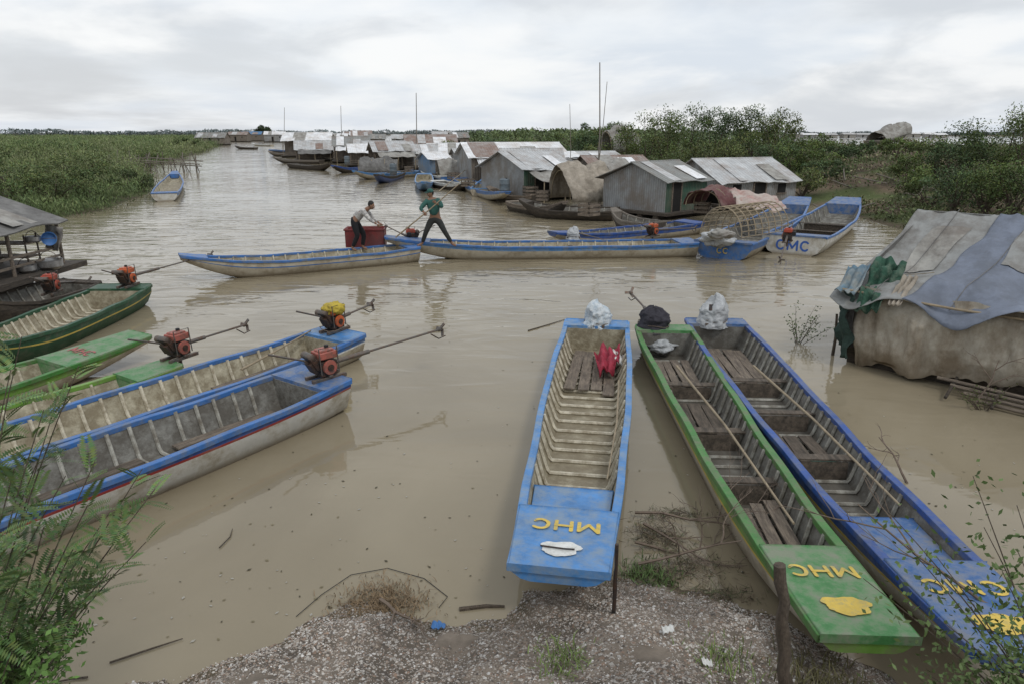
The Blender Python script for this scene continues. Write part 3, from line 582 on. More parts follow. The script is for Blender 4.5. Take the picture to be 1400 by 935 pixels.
# ---------------------------------------------------------------- gable houses
def house(label,corner,th,w,l,eave,ridge,wall='plank_wall',roof='tin_roof',side=None,base=.3,over=.25,door=.5,dw=.7,win=(),open_=False,floor='wood_dark',name='floating_house',group=None,dcol='opening_shade',awn=None):
    th=R(th);c=Vector((corner[0],corner[1],0))
    r=thing(name,label,'house',c,th,group);side=side or wall
    b=MB();b.box((l/2,w/2,base-.06),(l+.7,w+.7,.12));b.build('deck',floor,r,smooth=False)
    for k in range(4): b=MB();b.tube([(-.3,w*(k+.3)/4,.04),(l+.3,w*(k+.3)/4,.04)],.16,8);b.build('float',floor,r)
    z0,z1,z2=base,eave,ridge
    if not open_:
        gm=wall+('_y' if wall=='tin_wall' else '')
        b=MB();b.add([(0,0,z0),(0,w,z0),(0,w,z1),(0,w/2,z2),(0,0,z1)],[(0,4,3,2,1)]);b.build('gable_wall',gm,r,smooth=False)
        b=MB();b.add([(l,0,z0),(l,w,z0),(l,w,z1),(l,w/2,z2),(l,0,z1)],[(0,1,2,3,4)]);b.build('gable_wall',gm,r,smooth=False)
        b=MB();b.add([(0,0,z0),(l,0,z0),(l,0,z1),(0,0,z1)],[(0,1,2,3)]);b.build('side_wall',side,r,smooth=False)
        b=MB();b.add([(0,w,z0),(l,w,z0),(l,w,z1),(0,w,z1)],[(3,2,1,0)]);b.build('side_wall',side,r,smooth=False)
        if door is not None:
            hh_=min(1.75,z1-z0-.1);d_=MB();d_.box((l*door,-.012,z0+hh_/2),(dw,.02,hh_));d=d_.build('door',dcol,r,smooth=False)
            f_=MB()
            for sx_ in(-1,1): f_.box((l*door+sx_*(dw/2+.03),-.02,z0+hh_/2),(.06,.05,hh_+.06))
            f_.box((l*door,-.022,z0+hh_+.03),(dw+.12,.055,.06));f_.build('frame','wood',d,smooth=False)
        for u in win:
            d_=MB();d_.box((l*u,-.012,z0+(z1-z0)*.62),(.5,.02,.45));d=d_.build('window','opening_shade',r,smooth=False)
            f_=MB();f_.box((l*u,-.02,z0+(z1-z0)*.62-.25),(.6,.06,.05));f_.build('sill','wood',d,smooth=False)
    else:
        b=MB();b.add([(0,w,z0),(l,w,z0),(l,w,z1),(0,w,z1)],[(3,2,1,0)]);b.build('back_wall',side,r,smooth=False)
        b=MB();b.add([(l,w*.4,z0),(l,w,z0),(l,w,z1),(l,w*.4,z1)],[(0,1,2,3)]);b.build('side_wall',side,r,smooth=False)
        b=MB();b.add([(.0,w*.3,z0+.02),(l*.55,w*.3,z0+.02),(l*.55,w*.3,z1-.2),(0,w*.3,z1-.2)],[(0,1,2,3)]);b.build('inner_wall','plank_wall',r,smooth=False)
        for x_ in [0,l/3,2*l/3,l]:
            for y_ in (0,w):
                b=MB();b.tube([(x_,y_,z0-.1),(x_,y_,z1)],.04,8);b.build('post','wood',r)
        for z_ in(.2,.4): b=MB();b.box((l/2,0,z0+z_),(l,.04,.05));b.build('railing','wood',r,smooth=False)
    for s in(0,1):
        b=MB();ya,yb=(-over,w/2) if s==0 else (w+over,w/2);sl=(z2-z1)/(w/2);za=z1-over*sl+.03;zb=z2+.035
        rows=[];nn=max(6,int(l/.4));ph=random.uniform(0,6)
        for i in range(nn+1):
            x_=-over+(l+2*over)*i/nn;j=.03*math.sin(i*2.1+ph)+.04*math.sin(i*.7+ph)
            rows.append([Vector((x_,ya+.09*math.sin(i*3.1+ph),za+j)),Vector((x_,(ya+yb)/2,(za+zb)/2+j*.5)),Vector((x_,yb,zb))])
        b.grid(rows);b.build('roof_sheet',roof,r,smooth=False,solid=.03)
        if s==0 and w>2.5:
            for rep in range(2):
                b=MB();u0=l*(random.uniform(.02,.25)+.5*rep);u1=u0+l*random.uniform(.15,.3);rows=[[Vector((x_,ya+.1+(yb-ya-.2)*v_,za+(zb-za)*(.1+(yb-ya-.2)*v_)/(yb-ya)+.06+.01*rep)) for v_ in(0,.5,1-.3*rep)] for x_ in(u0,(u0+u1)/2,u1)]
                b.grid(rows);b.build('patch_sheet',random.choice(['tin_roof','tin_roof','tin_roof_rust','tin_roof_light','tarp_mid']),r,smooth=False)
    if awn:
        b=MB();rows=[[Vector((l*(.05+.9*i/8),-over-.0-1.3*v_,z1-.12-.45*v_-.10*math.sin(math.pi*v_)+.05*math.sin(i*2.3+v_*3))) for v_ in(0,.25,.5,.75,1)] for i in range(9)]
        b.grid(rows);b.build('awning',awn,r,ang=3,solid=.012)
        for x_ in(.08,.5,.92): b=MB();b.tube([(l*x_,-over-1.25,.0),(l*x_,-over-1.25,z1-.58)],.03,6);b.build('awning_pole','bamboo',r)
    b=MB();b.tube([(-over-.02,w/2,z2+.04),(l+over+.02,w/2,z2+.04)],.04,8);b.build('ridge_cap',roof,r)
    return r
house('grey corrugated tin float house with dark green side wall',P(908,301),42,3.5,3.1,1.62,2.32,'tin_wall','tin_roof_dark',side='tin_green',door=.25,dw=.6)
house('wide float house with pale ribbed tin roof beside the grey tin house',P(984,288),22,4.4,4.6,1.35,2.30,'tin_wall','tin_roof',side='tin_wall',door=.5,win=(.2,.8))
house('grey float house with dark green front and grey tin awning roof',P(716,276),34,4.4,3.4,1.7,2.55,'tin_wall','tin_roof',side='tin_green',door=.45,dw=1.5,win=(.9,),awn='tarp_mid')
house('large float house with bright white tin roof and open grey walls',P(645,254),14,6.0,7.2,1.9,2.85,'tin_wall','tin_roof_light',side='plank_wall',door=.3,dw=1.4,win=(.6,.85),awn='tin_roof_light')
house('small hut with blue wall panels at the channel edge',P(588,243),35,2,1.9,1.5,2.0,'tin_blue','tin_roof_light',side='tin_blue',door=.5)
house('brown plank float house with grey awning in the distant row',P(514,234),20,4,4.0,1.9,2.7,'plank_wall','tin_roof',door=.5,open_=True,awn='tarp_mid')
house('rust roofed long house behind the brown plank float house',P(556,219),10,5,7.0,2.2,3.3,'plank_wall','tin_roof_rust',door=.3,win=(.6,.8))
house('dark roofed float house with open veranda in the distant row',P(458,224),12,4.5,4.2,2.1,3.1,'plank_wall','tin_roof_dark',open_=True,awn='tin_roof_light')
house('white roofed open float house, second from the channel bend',P(388,216),6,4.5,7.0,2.5,3.6,'plank_wall','tin_roof_light',open_=True)
house('grey roofed house standing alone at the left reed edge',P(268,199),6,6,8.5,2.2,3.6,'plank_wall','tin_roof_dark',door=.5,win=(.2,.8))
shk=[(480,229,4,'tin_roof_light','plank_wall','white roofed shack tucked between the two open verandas',True,None),(498,226,4,'tin_roof','tin_wall','grey shack with sagging roof behind the white roofed shack',False,None),
(538,229,4.4,'tin_roof_dark','plank_wall','dark roofed shack right of the brown plank float house',True,'tarp_tan'),(566,231,3.6,'tin_roof','tin_wall','pale grey shack beside the small blue panelled hut',False,None),
(604,236,4,'tin_roof_light','plank_wall','pale roofed shack right of the small blue panelled hut',True,'tarp_mid'),(626,240,3.4,'tin_roof','tin_wall','low grey shack leaning against the white roofed house',False,'tin_roof'),
(430,218,5,'tin_roof_dark','plank_wall','brown shack joined to the white roofed open house',True,'tin_roof'),(590,226,4.6,'tin_roof_light','tin_wall','light roofed shack in the second row behind the blue hut',False,None),
(690,262,3.2,'tin_roof','plank_wall','small grey shack squeezed between the white and the green fronted houses',True,'tarp_tan'),(640,226,6,'tin_roof_light','tin_wall','white roofed house in the second row behind the bright white roof',False,None),
(700,238,5,'tin_roof_light','plank_wall','long pale roofed house in the second row behind the grey awning',False,None),(572,213,6,'tin_roof_light','tin_wall','white roofed house at the back of the row near the bushes',False,None),
(760,252,4.6,'tin_roof','tin_wall','grey roofed shack behind the arched tarp boat',False,'tarp_tan'),(668,236,4.5,'tin_roof_light','plank_wall','pale roofed lean-to between the second row houses',False,None),
(520,219,5.5,'tin_roof_light','tin_wall','bright roofed shack behind the rust roofed long house',False,None),(406,222,4,'tin_roof','plank_wall','grey lean-to in front of the white roofed open house',True,'tarp_dark'),
(806,262,3.4,'tin_roof_rust','plank_wall','rust roofed shack half hidden behind the tan canvas shelter',False,'tarp_mid')]
for px,py,w_,rf,wl,lab,op,aw in shk:
    house(lab,P(px,py),random.uniform(5,26),w_*.75,w_*1.15,random.uniform(1.5,1.9),random.uniform(2.1,2.7),wl,rf,door=random.uniform(.3,.6),dw=1.1,open_=op,awn=aw)
far=[(312,194.5,'tiny far house with rusty roof nearest the left reeds','tin_roof_rust'),(330,193.5,'tiny far house with bright blue roof','tin_roof_blue'),(346,193,'tiny far house with grey roof beside the lone tree','tin_roof'),(362,195,'tiny far house with white roof below the lone tree','tin_roof_light'),
(428,203,'far float house with grey roof behind the white roofed one','tin_roof'),(452,206,'far float house with white roof in the middle of the row','tin_roof_light'),(482,204,'far float house with rust brown roof, middle of the row','tin_roof_rust'),(506,206,'far float house with dark roof behind the plank house','tin_roof_dark'),(536,204,'far house with grey roof behind the rust roofed long house','tin_roof'),(470,198,'low far house with pale roof near the horizon','tin_roof_light'),(592,203,'tall grey shed at the right end of the far row','tin_roof'),(618,206,'far hut with dark sagging roof at the bush edge','tin_roof_dark')]
for px,py,lab,rf in far:
    q=P(px,py);k=random.uniform(.85,1.2);house(lab,q,random.uniform(2,16),4.5*k,(22/933)*q.y*k,2.2*k+.3,3.2*k+.3,random.choice(['plank_wall','tin_wall','plank_wall']),rf,door=.4,win=(.75,))
px=1078
while px<1292:
    Y_=random.uniform(420,520);q=atY(px,Y_,0);l=random.uniform(5,10);w=5;e=random.uniform(2.0,2.8);r=thing('lake_house','low pale house standing in the far lake beyond the right bank','house',q,random.uniform(-.2,.2),'low pale houses across the far lake')
    b=MB();b.box((l/2,w/2,.2+e/2),(l,w,e));b.build('wall',random.choice(['tin_wall','white','tarp_mid']),r,smooth=False)
    b=MB();b.add([(-.4,-.4,e+.15),(l+.4,-.4,e+.15),(l+.4,w/2,e+1.2),(-.4,w/2,e+1.2),(-.4,w+.4,e+.15),(l+.4,w+.4,e+.15)],[(0,1,2,3),(3,2,5,4),(0,3,4),(1,5,2)]);b.build('roof',random.choice(['tin_roof_light','tin_roof','tin_roof_light']),r,smooth=False)
    b=MB();b.box((l*.4,-.03,1.1),(1,.05,1.8));b.build('door','opening_shade',r,smooth=False)
    px+=random.uniform(14,30)
house('open sided float house with dark sagging canopy at the left edge',Vector((-10.75,11.2,0)),90,3.6,5.0,1.62,2.3,'plank_wall','tarp_dark',open_=True,base=.62,over=.2)
def pot(label,c,r,mat='aluminium',cat='pot',name='hanging_pot'):
    o=thing(name,label,cat,c);b=MB();b.lathe([(r*.7,0),(r,r*.25),(r,r*.8),(r*1.05,r*.82),(r*.95,r*.8),(r*.9,r*.3),(r*.6,.03)],(0,0,0),20);b.build('bowl',mat,o)
    b=MB();b.tube([(-r,0,r*.75),(-r*.5,0,r*1.4),(0,0,r*1.6),(r*.5,0,r*1.4),(r,0,r*.75)],.008,6);b.build('handle','steel',o);return o
pot('dented aluminium pot hanging under the canopy of the left float house',atY(46,15.6,1.2),.17)
p=pot('blue plastic basin hung on edge under the canopy of the left float house',atY(68,15.8,1.25),.15,'plastic_blue','basin','hanging_basin');p.rotation_euler=(R(80),0,.5)
pot('cooking pot standing on the deck of the left float house',atY(38,15.0,.63),.2,name='cooking_pot')
pot('wide pan on the deck of the left float house beside the cooking pot',atY(70,15.4,.63),.26,name='cooking_pan')
o=thing('deck_shelf','dark wooden dish rack on the deck of the left float house','rack',atY(20,15.4,.62))
for x_ in(-.5,.5):
    for y_ in(-.2,.2):
        b=MB();b.tube([(x_,y_,0),(x_,y_,.8)],.02,6);b.build('leg','wood_dark',o)
for z_ in(.3,.6): b=MB();b.box((0,0,z_),(1.05,.45,.03));b.build('shelf','wood',o,smooth=False)
cloth('hanging_cloth','grey cloth sheet hanging from the canopy post of the left float house',[atY(84,15.9,1.5),atY(60,16.1,1.55),atY(62,16.1,1.0),atY(82,15.9,.95)],'tarp_mid',.06,5)
for px,py in [(690,268),(538,240),(475,226)]:
    c=P(px,py,.32);o=thing('drum','dull grey plastic drum standing on a float house deck edge','drum',c,0,'plastic drums on the float house decks')
    b=MB();b.lathe([(.24,0),(.29,.05),(.29,.3),(.30,.32),(.29,.34),(.29,.6),(.30,.62),(.29,.64),(.28,.85),(.22,.9)],(0,0,0),16);b.build('body','plastic_grey',o)
    b=MB();b.lathe([(.05,.9),(.05,.94),(.02,.95)],(.1,0,0),10);b.build('cap','black',o)
for px,py in [(725,268),(742,275),(805,296),(640,256),(560,236),(960,292),(1010,284),(620,246),(500,230)]:
    c=P(px,py,.34);o=thing('slatted_crate','wooden slatted crate stacked on a float house deck','crate',c,random.uniform(0,1.5),'slatted crates on the float house decks')
    for z_ in(.08,.26,.44):
        b=MB()
        for s in(-1,1): b.box((0,s*.3,z_),(.7,.02,.1));b.box((s*.35,0,z_),(.02,.56,.1))
        b.build('slat_ring','wood',o,smooth=False)
    for sx_ in(-1,1):
        for sy_ in(-1,1): b=MB();b.box((sx_*.32,sy_*.27,.26),(.04,.04,.52));b.build('corner_post','wood_dark',o,smooth=False)
def arch(label,c,yaw,l,w,h,mat,z0=.45,name='tarp_shelter',cat='shelter',tilt=0):
    r=thing(name,label,cat,(c[0],c[1],0),yaw);sd_=random.uniform(0,9)
    b=MB();rows=[]
    for i in range(33):
        x_=l*i/32;rows.append([])
        for j in range(25):
            a_=math.pi*j/24;s=.30*noise.noise(Vector((x_*1.2,a_*1.5,l+sd_)))+.12*noise.noise(Vector((x_*4,a_*4,l)))-.05*abs(math.sin(x_*3.14*3/l))*math.sin(a_)
            e=.25*max(0,math.sin(a_))*(abs(i/16-1)**3)*math.sin(sd_+i)
            rows[-1].append(Vector((x_+e*(i/16-1),-math.cos(a_)*w/2*(1+s*.3)*(1.15-.15*math.sin(a_)),z0+tilt*x_+(math.sin(a_)**.85)*h*(1+s)*(1-.12*abs(i/16-1)**2))))
    b.grid(rows);b.build('canopy',mat,r,ang=3,solid=.01)
    for i in range(4):
        x_=l*(i+.0)/3;b=MB();b.tube([(x_,-math.cos(math.pi*j/12)*w/2*.97,z0+tilt*x_+math.sin(math.pi*j/12)**.85*h*.95*(1-.12*abs(i/1.5-1)**2)) for j in range(13)],.02,6);b.build('hoop','bamboo',r)
    b=MB();b.add([(l*.8,-w*.45,z0+tilt*l*.8),(l*.8,w*.45,z0+tilt*l*.8),(l*.8,w*.3,z0+tilt*l*.8+h*.6),(l*.8,-w*.3,z0+tilt*l*.8+h*.6)],[(0,1,2,3)]);b.build('inner_shade','opening_shade',r,smooth=False)  # added dark sheet, paints the shade deep under the canopy
    return r
arch('arched tarp shelter in cream and brown on a dark wooden boat',P(766,287),.35,3.0,2.4,1.7,'tarp_tan')
arch('maroon cloth shelter behind the wicker cage boat',P(958,308),.75,1.7,1.6,.75,'maroon_cloth',.75)
cloth('draped_cloth','pink and white cloth thrown over the cage shelter',[P(1005,262,1.5)+Vector((0,.8,0)),P(1068,268,1.35)+Vector((0,.6,0)),P(1078,290,1.0),P(1012,284,1.1)],'pink_cloth',.12,4)
q=atY(1192,80);cz=hz(q.x,q.y)
arch('small grey covered hull lying tilted on top of the right bank',q,.4,4.0,2.2,1.3,'tarp_mid',cz+.7,'covered_boat','boat',.22)
o=boat('dark hull beneath the grey cover on top of the right bank',(q.x-.8,q.y-.4),(q.x+4.4,q.y+1.6),W=2.2,rail='wood_grey',low='wood_grey',inner='grey_in',ribs=0,n=16,bw=.3,rise=.6);o.location.z=cz+.35;o.rotation_euler.y=-.14
arch('dark arched mat shelter beside the green fronted house',P(738,266),.5,2.6,2.2,1.6,'tarp_dark')
arch('tan canvas shelter between the arched tarp boat and the grey tin house',P(826,280),.35,2.4,2.6,1.7,'tarp_mid')
arch('low canvas hood on a boat before the pale roofed shack',P(600,246),.2,3,2.0,1.3,'tarp_mid',.3)
arch('dark canvas hood on the long boat in the distant row',P(492,240),.1,3.4,1.8,1.2,'tarp_dark',.3)
arch('small arched tarp boat cover near the bushes',atY(826,62,1.2),.4,3,2.4,2.0,'tarp_mid',2.0)
cg=thing('wicker_cage','long bamboo lattice cage on the blue boat under the maroon cloth','cage',P(985,322,.62),R(40))
for k in range(8):
    b=MB();x_=k*.38;b.tube([(x_,-math.cos(math.pi*j/12)*.72,math.sin(math.pi*j/12)*.85) for j in range(13)],.018,6);b.build('hoop','bamboo',cg)
for k in range(17):
    a_=math.pi*k/16;b=MB();b.tube([(0,-math.cos(a_)*.72,math.sin(a_)*.85),(2.7,-math.cos(a_)*.72,math.sin(a_)*.85)],.013,5);b.build('lath','bamboo',cg)
rb=thing('red_box','open dark red plastic fish box on the slender boat beside the person','box',P(498,339,.34)+Vector((0,.35,.0)),R(4))
b=MB()
for s in(-1,1): b.box((0,s*.3,.26),(1.12,.035,.52));b.box((s*.56,0,.26),(.035,.565,.52))
b.box((0,0,.02),(1.08,.56,.03));b.build('box_body','plastic_red',rb,smooth=False,bevel=.01)
b=MB()
for s in(-1,1): b.box((0,s*.325,.52),(1.2,.04,.05));b.box((s*.585,0,.52),(.04,.61,.05))
b.build('rim','plastic_red',rb,smooth=False,bevel=.008)
# ---------------------------------------------------------------- poles
def pole(label,base,top,r=.05,mat='wood_grey',name='pole',cat='pole'):
    base=Vector(base);top=Vector(top);d=top-base;m_=d*.5+Vector((.012*d.length,0,0))
    b=MB();b.tube([Vector((0,0,0)),m_,d],[r,r*.8,r*.6],8);o=b.build(name,mat);o.location=base;return tag(o,label,cat)
def vp(px,Y,ytop): return H+(182-ytop)/FP*Y*1.04
for lab,px,Y,yt,r_,dx in [('tallest upright pole behind the arched tarp shelter',816,40,100,.045,4),('slanted pole crossing the tallest one',812,40,122,.025,18),('tall thin pole above the distant float houses',568,80,135,.06,1),('thin mast far up the channel',466,120,150,.06,0),('short mast near the white roofed float house',387,130,152,.06,2),('short pole beside the green fronted float house',779,48,148,.025,0)]:
    a=atY(px,Y,0);z=vp(px,Y,yt);t=atY(px+dx,Y,z);pole(lab,a,t,r_)
pole('long bamboo pole leaning over the blue boat by the white roof',P(600,262,.3),P(650,236,.3)+Vector((0,0,1.2)),.03,'bamboo')
pole('bamboo pole lying along inside the green MHC boat',P(925,500,.36),P(1085,715,.40),.018,'bamboo')
pole('thin pole lying along inside the rightmost blue boat',P(1030,500,.40),P(1230,690,.42),.018,'bamboo')
pole('thin oar lying inside the second blue boat on the left',P(330,505,.42),P(425,452,.46),.018,'bamboo')
pole('thin pole inside the MHC blue boat against its right side',P(846,520,.34),P(830,655,.34),.013,'bamboo')
def stake(label,px,py,z,h,r,lean=(0,0),mat='bark',n=9,name='wooden_post',cat='post',wob=.3):
    a=P(px,py,z);b=MB();pts=[];rs=[]
    for i in range(n):
        t=i/(n-1);pts.append(Vector((lean[0]*t+r*wob*math.sin(i*2.3),lean[1]*t+r*wob*math.cos(i*1.7),h*t)));rs.append(r*(1-.25*t)*(1+.13*math.sin(i*1.9)))
    b.tube(pts,rs,9);o=b.build(name,mat);o.location=a;return tag(o,label,cat)
stake('thick weathered dark post in front of the green MHC boat bow',1074,960,.2,.96,.044,(-.12,.05),'bark')
stake('thin dark iron stake beside the MHC blue boat bow',838,862,.10,.72,.017,(.0,.02),'iron',wob=.1)
# ---------------------------------------------------------------- people
def skin(nodes,edges,sub=2):
    me=bpy.data.meshes.new('s');me.from_pydata([n[:3] for n in nodes],edges,[]);o=bpy.data.objects.new('s',me);C.objects.link(o)
    m_=o.modifiers.new('k','SKIN');m_.use_smooth_shade=True
    for i,nd in enumerate(nodes):
        me.skin_vertices[0].data[i].radius=(nd[3],nd[3])
    me.skin_vertices[0].data[0].use_root=True
    s=o.modifiers.new('s','SUBSURF');s.levels=sub;s.render_levels=sub
    bpy.context.view_layer.update();r=bpy.data.meshes.new_from_object(o.evaluated_get(bpy.context.evaluated_depsgraph_get()));bpy.data.objects.remove(o);return r
def person(label,loc,J,shirt,trou,face,cap=False,rz=0):
    r=thing('person',label,'person',loc,rz);g=lambda k:Vector(J[k])
    names=['pelvis','waist','chest','neck','head','shL','elL','haL','shR','elR','haR','hipL','knL','anL','toL','hipR','knR','anR','toR']
    rad=dict(pelvis=.13,waist=.12,chest=.145,neck=.055,head=.07,shL=.065,elL=.045,haL=.028,shR=.065,elR=.045,haR=.028,hipL=.095,knL=.06,anL=.042,toL=.035,hipR=.095,knR=.06,anR=.042,toR=.035)
    E=[('pelvis','waist'),('waist','chest'),('chest','neck'),('neck','head'),('chest','shL'),('shL','elL'),('elL','haL'),('chest','shR'),('shR','elR'),('elR','haR'),('pelvis','hipL'),('hipL','knL'),('knL','anL'),('anL','toL'),('pelvis','hipR'),('hipR','knR'),('knR','anR'),('anR','toR')]
    nd=[tuple(J[k])+(rad[k],) for k in names];ed=[(names.index(a),names.index(b)) for a,b in E]
    mb=MB();mb.mesh(skin(nd,ed))
    f=Vector(face).normalized();hc=g('head')+Vector((0,0,.04))
    mb.ell(hc,(.082,.085,.115),16,12);mb.ell(hc+f*.09,(.018,.018,.028),8,6)
    sd_=f.cross(Vector((0,0,1))).normalized()
    for s in(-1,1): mb.ell(hc+sd_*s*.083,(.015,.015,.03),8,6)
    for hnd,el in(('haL','elL'),('haR','elR')):
        d=(g(hnd)-g(el)).normalized();sx=d.cross(Vector((0,1,0))).normalized();up=d.cross(sx)
        pc=g(hnd)+d*.04;mb.ell(pc,(.04,.035,.04),10,8)
        for k in range(4):
            o_=sx*(k-1.5)*.02;ln=[.065,.075,.07,.055][k]
            q=[pc+o_+d*.02,pc+o_+d*(.02+ln*.5),pc+o_+d*(.02+ln*.75)-up*.03]
            mb.mesh(skin([tuple(p)+(.009,) for p in q],[(0,1),(1,2)],1))
        q=[pc-sx*.025,pc-sx*.055+d*.02,pc-sx*.055+d*.045];mb.mesh(skin([tuple(p)+(.010,) for p in q],[(0,1),(1,2)],1))
    body=mb.build('body','skin',r,ang=3)
    def sub(keys,scale,mat,name,ends={}):
        nd=[];idx={}
        for k in keys:
            p=Vector(J[k]) if k not in ends else Vector(J[k]).lerp(Vector(J[ends[k][0]]),ends[k][1]);idx[k]=len(nd);nd.append(tuple(p)+(rad[k]*scale+.012,))
        ed=[(idx[a],idx[b]) for a,b in E if a in idx and b in idx];m_=MB();m_.mesh(skin(nd,ed));return m_.build(name,mat,r,ang=3)
    sub(['chest','waist','pelvis','neck','shL','elL','haL','shR','elR','haR'],1.08,shirt,'shirt',{'neck':('chest',.45),'haL':('elL',.25),'haR':('elR',.25),'pelvis':('waist',.3)})
    sub(['pelvis','waist','hipL','knL','anL','hipR','knR','anR'],1.1,trou,'trousers',{'waist':('pelvis',.5),'anL':('knL',.12),'anR':('knR',.12)})
    m_=MB();m_.ell(hc+Vector((0,0,.025))-f*.018,(.09,.093,.105),16,10);m_.build('hair','hair',r)
    for s in(-1,1):
        m_=MB();m_.ell(hc+f*.083+sd_*s*.032+Vector((0,0,.005)),(.008,.008,.006),8,6);m_.build('eye','white',r)
    m_=MB();m_.ell(hc+f*.08-Vector((0,0,.055)),(.02,.02,.006),8,6);m_.build('mouth','tank_pink',r)
    if cap:
        m_=MB();m_.ell(hc+Vector((0,0,.065)),(.098,.1,.075),16,8);m_.ell(hc+f*.11+Vector((0,0,.06)),(.07,.07,.012),12,6);m_.build('cap','shirt_green',r)
    return r
w2=P(596,338,.42)
person('standing person in teal shirt, cap and dark trousers pushing a pole on the crossing boat',w2,dict(pelvis=(0,0,.84),waist=(-.01,0,1.0),chest=(-.04,0,1.22),neck=(-.08,-.01,1.41),head=(-.11,-.02,1.49),shL=(-.22,-.04,1.31),elL=(-.38,-.2,1.12),haL=(-.26,-.34,1.02),shR=(.13,-.02,1.32),elR=(.24,-.2,1.16),haR=(.08,-.34,1.29),hipL=(-.1,0,.80),knL=(-.26,-.08,.45),anL=(-.40,0,.09),toL=(-.54,-.06,.04),hipR=(.1,0,.80),knR=(.27,-.08,.46),anR=(.48,.0,.09),toR=(.60,-.08,.04)),'shirt_green','trouser_grey',(-.8,-.5,-.25),True)
pole('bamboo punting pole held by the person in the teal shirt',w2+Vector((-1.1,-.36,.33)),w2+Vector((.75,-.36,1.82)),.022,'bamboo')
w1=P(490,343,.34)+Vector((0,.02,-.02))
person('bending person in white patterned shirt and black trousers in front of the red box',w1,dict(pelvis=(-.06,0,.88),waist=(.04,0,1.0),chest=(.20,0,1.14),neck=(.37,-.01,1.24),head=(.46,-.02,1.27),shL=(.24,-.19,1.16),elL=(.42,-.24,.95),haL=(.62,-.22,.80),shR=(.24,.19,1.16),elR=(.42,.2,.94),haR=(.64,.10,.78),hipL=(-.06,-.1,.84),knL=(.03,-.12,.46),anL=(-.16,-.1,.09),toL=(-.02,-.12,.04),hipR=(-.06,.1,.84),knR=(.16,.12,.47),anR=(.10,.12,.09),toR=(.24,.12,.04)),'shirt_pattern','trouser_black',(.85,-.2,-.5))
# ---------------------------------------------------------------- vegetation
def crown_pts(n,Hc,Rc,k=18):
    c=rng.normal(size=(k,3));c=unit(c)*rng.uniform(.25,1,(k,1))**.6;c[:,2]=c[:,2]*.5+.55
    c*=np.array([Rc,Rc,Hc]);r=rng.uniform(.18,.38,k)*min(Rc,Hc)
    i=rng.integers(0,k,n);d=unit(rng.normal(size=(n,3)))*rng.uniform(.35,1.3,(n,1))**.8
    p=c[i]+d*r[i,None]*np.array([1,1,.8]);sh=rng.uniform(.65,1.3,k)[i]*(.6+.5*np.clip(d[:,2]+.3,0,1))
    p[:,2]=np.abs(p[:,2]);return p,sh,c
def tree(label,x,y,Hc,Rc,n=1800,ls=.22,col=(.055,.085,.022),name='bush',cat='bush',group=None,trunk=.3):
    z=hz(x,y)-.05;r=thing(name,label,cat,(x,y,z),0,group)
    p,sh,c=crown_pts(n,Hc*(1-trunk),Rc);p[:,2]+=Hc*trunk*.6
    V,F=cards(p,rng.uniform(.6,1.3,n)*ls,rng.uniform(.4,.8,n)*ls*.7)
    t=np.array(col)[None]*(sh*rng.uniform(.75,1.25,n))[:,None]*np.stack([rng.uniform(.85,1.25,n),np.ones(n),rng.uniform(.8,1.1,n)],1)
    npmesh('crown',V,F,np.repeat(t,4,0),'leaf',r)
    b=MB()
    for q in c[:9]:
        q=Vector((float(q[0])*.95,float(q[1])*.95,float(q[2])*1.08+Hc*trunk*.6));b.tube([(0,0,0),(q.x*.4,q.y*.4,q.z*.5),q],[.05+Hc*.012,.03,.008],6)
    b.build('trunk','bark',r);return r
bl_=[]
for i,px in enumerate(range(630,845,14)): bl_.append((px+random.uniform(-5,5),random.uniform(68,96),random.uniform(3.3,4.9),2.2,'low bush in the leafy row behind the middle float houses'))
for px,Y_,h_,r_ in [(826,62,3.6,2),(856,60,4.6,2.2),(884,58,5.3,2.4),(912,57,5.8,2.5),(942,58,6.1,2.5),(972,57,6.1,2.4),(1002,58,5.6,2.5),(1030,57,5.4,2.2),(1056,54,4.8,1.8),(870,50,3.0,2.0),(920,49,3.2,2.2),(965,48,3.2,2.2),(1010,48,3.2,2.2),(1050,47,2.8,2.0)]: bl_.append((px,Y_,h_,r_,'tall dark green bush in the thicket above the tin houses'))
for px,Y_,h_,r_ in [(1085,46,2.4,1.6),(1112,46,1.8,1.5),(1150,52,1.6,1.5),(1100,38,1.6,1.3),(1080,55,2.6,2.0),(1125,58,1.9,1.9),(1175,56,1.4,1.7),(1130,42,1.4,1.4),(1225,50,1.4,1.6)]: bl_.append((px,Y_,h_,r_,'low scrubby bush on the slope right of the tin houses'))
for px,Y_,h_,r_ in [(1250,40,1.8,1.4),(1278,38,2.5,1.6),(1305,36,3.4,1.7),(1335,35,4.0,1.8),(1368,34,4.3,1.9),(1400,32,4.4,2.0),(1435,32,4.4,2.0),(1275,31,1.8,1.3),(1310,28,2.1,1.4),(1350,27,2.3,1.5),(1390,26,2.4,1.6),(1425,25,2.6,1.6)]: bl_.append((px,Y_,h_,r_,'green bush in the thicket at the right edge above the tarpaulin houseboat'))
for px,Y_,h_,r_ in [(20,33,1.8,2.2),(70,34,1.6,2.0),(115,37,1.5,1.8),(-20,36,2.0,2.4),(100,47,1.9,2.6),(175,44,1.4,1.6),(60,60,2.2,3.2),(0,66,2.2,3.4),(185,75,1.7,2.6),(110,90,2.0,3.6),(40,105,2.2,4.5),(250,150,2.0,4.0)]: bl_.append((px,Y_,h_,r_,'green shrub rising from the reeds of the left bank'))
